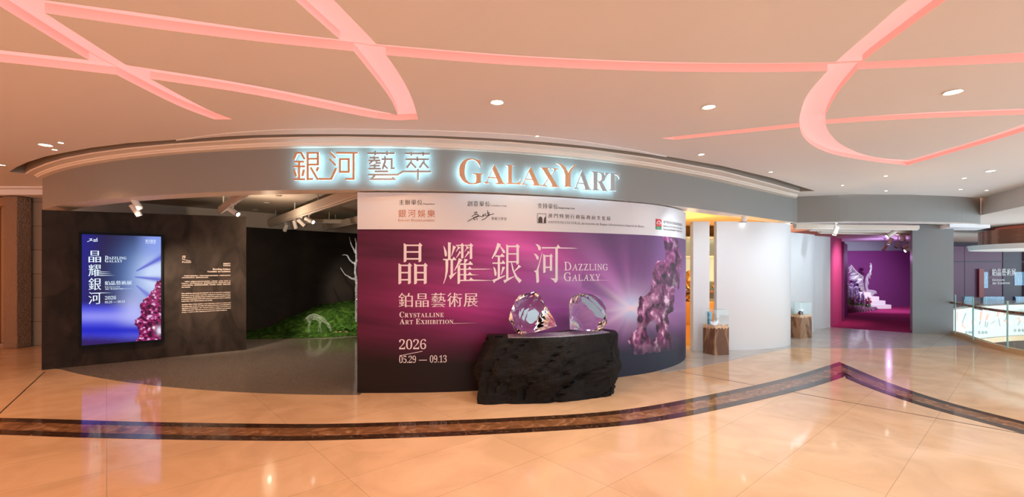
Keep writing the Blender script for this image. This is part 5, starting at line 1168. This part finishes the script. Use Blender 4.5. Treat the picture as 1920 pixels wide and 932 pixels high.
# opposite parapet
op = catmull([at_z(1740, 586, .23), at_z(1788, 583, .23), at_z(1831, 577.3, .23), at_z(1875, 574.5, .23), at_z(1920, 573, .23), (23.5, 18.4), (28, 18.2)], 6)
ops_ = Surf(op); par = struct(obm('wall_parapet', ribbon(op, -.93, .23, .2), M['opposite']))
struct(obm('trim_3', ribbon(offset(op, -.06), -1.12, -.93, .3), M['brass'])); struct(obm('trim_4', ribbon(offset(op, -.04), .23, .27, .3), M['cornice']))
for k, (a, b) in enumerate((((1803, 607.5), (1810, 616)), ((1821, 602), (1825, 608.5)), ((1840.5, 583.5), (1838.5, 600)), ((1853, 589), (1849, 601)), ((1872.5, 580), (1870.5, 594)), ((1884.5, 600.5), (1891.5, 608)), ((1909, 596), (1914.5, 601.5)), ((1795.5, 584), (1795.5, 603)))):
    ink = Ink(ops_); ink.stroke([a, b], 3.2); o = ink.build('light_stick', M['pink_stick'], None, off=.02, depth=.04)
    tag(o, ('short pink light stick leaning right at left end of white parapet', 'short pink light stick second from the left on the parapet', 'tall upright pink light stick right of the first glass joint', 'slanted pink light stick beside the tall upright one', 'pink light stick reaching up to the handrail', 'pink light stick leaning right beside second glass joint', 'pink light stick nearest the right edge of the photo', 'pale upright pink light stick next to the grey pillar')[k], 'light', 'pink light sticks on the parapet')
ink = Ink(ops_)
for pts in (((1804, 606), (1811, 587)), ((1839, 601), (1836, 609)), ((1848, 602), (1847, 613)), ((1852, 603), (1850, 614)), ((1866, 602), (1858, 607)), ((1872, 597), (1875, 612)), ((1885, 600), (1887, 592)), ((1913, 602), (1908, 610))): ink.stroke(list(pts), .8)
for cx_ in (1812, 1818, 1823, 1836, 1843, 1849, 1903, 1911, 1918):
    ink.poly([(cx_ + 2.2 * math.cos(a), 623.5 - (cx_ > 1880) * 4 + 3 * math.sin(a)) for a in np.linspace(0, 6.28, 12, endpoint=False)])
ink.build('scratch_marks', M['crack'], par, off=.01)
bm = bmesh.new(); box(bm, (24, 26, -2.2), (30, .2, 4.2)); struct(obm('wall_lower', bm, M['rust'])); bm = bmesh.new(); box(bm, (22, 18, -4.2), (28, 22, .2)); struct(obm('floor_lower', bm, M['rust']))
# far shop front
sf = Surf([tuple(np.array((19.0, 22.5)) + (np.array((30.0, 25.5)) - np.array((19.0, 22.5))) * t) for t in np.linspace(0, 1, 30)])
shop = thing('shop_front', 'dark plum glazed shop front with white lettering across the atrium', 'shop front', tuple(sf.at(2, 0)))
def panel(px0, px1, py0, py1, m, off=.02, name='panel', d=.04):
    ink = Ink(sf); ink.poly([(px0, py0), (px1, py0), (px1, py1), (px0, py1)]); return ink.build(name, M[m], shop, off=off, depth=d, maxlen=3)
panel(1780, 1806, 462, 590, 'plum', name='glazed_panel'); panel(1806, 1839, 462, 590, 'plum', .03, 'glazed_panel'); panel(1839, 1878, 462, 590, 'plum', .0, 'glazed_panel'); panel(1878, 1917, 462, 590, 'plum_dark', .02, 'glazed_panel')
panel(1780, 1917, 490, 491.5, 'plum_dark', .08, 'transom', .03); panel(1917, 1926, 462, 592, 'opposite', .05, 'pilaster', .1); panel(1926, 2100, 462, 592, 'plum_dark', .02, 'glazed_panel')
panel(1803.5, 1819, 556, 575, 'blue_screen', .09, 'display'); panel(1838, 1877, 556, 575, 'blue_screen', .09, 'display'); panel(1899, 1917, 556, 575, 'blue_screen', .09, 'display'); panel(1840, 1848, 510, 540, 'blue_screen', .06, 'display'); panel(1899, 1917, 510, 535, 'blue_screen', .04, 'display', .03)
panel(1829, 1838, 504, 558, 'banner', .12, 'banner')
ink = Ink(sf); ink.text('鉑晶藝術展', 'M', 1855.5, 517.5, 1900, 14, gap=.03); ink.text('Crystalline', 'S', 1856, 527, 1879, 4.5, caps=True); ink.text('Art Exhibition', 'S', 1856, 533, 1889, 4.5, caps=True); ink.build('lettering', mat('white_shop_letters', (.75, .8, .85, 1), .5, emit=(.7, .8, .85, 1), strength=.35), shop, off=.10, maxlen=2)
bm = bmesh.new(); prism(bm, [(17.0, 17.6), (34, 18.4), (34, 26), (17.0, 23.5)], -.1, -.02); struct(obm('floor_across', bm, M['marble']))
bm = bmesh.new(); prism(bm, [(18.5, 22.55), (30.5, 25.7), (30.5, 26), (18.5, 22.9)], 0, 3.0); struct(obm('wall_across', bm, M['plum_dark']))
# round canopy with copper drum
cn = thing('round_canopy', 'round white canopy with copper drum hung over the atrium', 'canopy', (17.85, 13.7, 2.2))
bm = bmesh.new(); bmesh.ops.create_cone(bm, cap_ends=True, segments=96, radius1=3.03, radius2=3.07, depth=.15, matrix=Matrix.Translation((17.85, 13.7, 2.365))); obm('disc', bm, M['disc'], cn)
bm = bmesh.new(); bmesh.ops.create_cone(bm, cap_ends=True, segments=96, radius1=2.8, radius2=2.8, depth=.46, matrix=Matrix.Translation((17.85, 13.7, 2.67))); obm('drum', bm, M['drum'], cn)
bm = bmesh.new(); bmesh.ops.create_cone(bm, cap_ends=True, segments=48, radius1=2.4, radius2=2.4, depth=.12, matrix=Matrix.Translation((17.85, 13.7, 2.955))); obm('neck', bm, mat('red_cove', (.6, .3, .25, 1), .5, emit=(1, .22, .12, 1), strength=.15), cn)
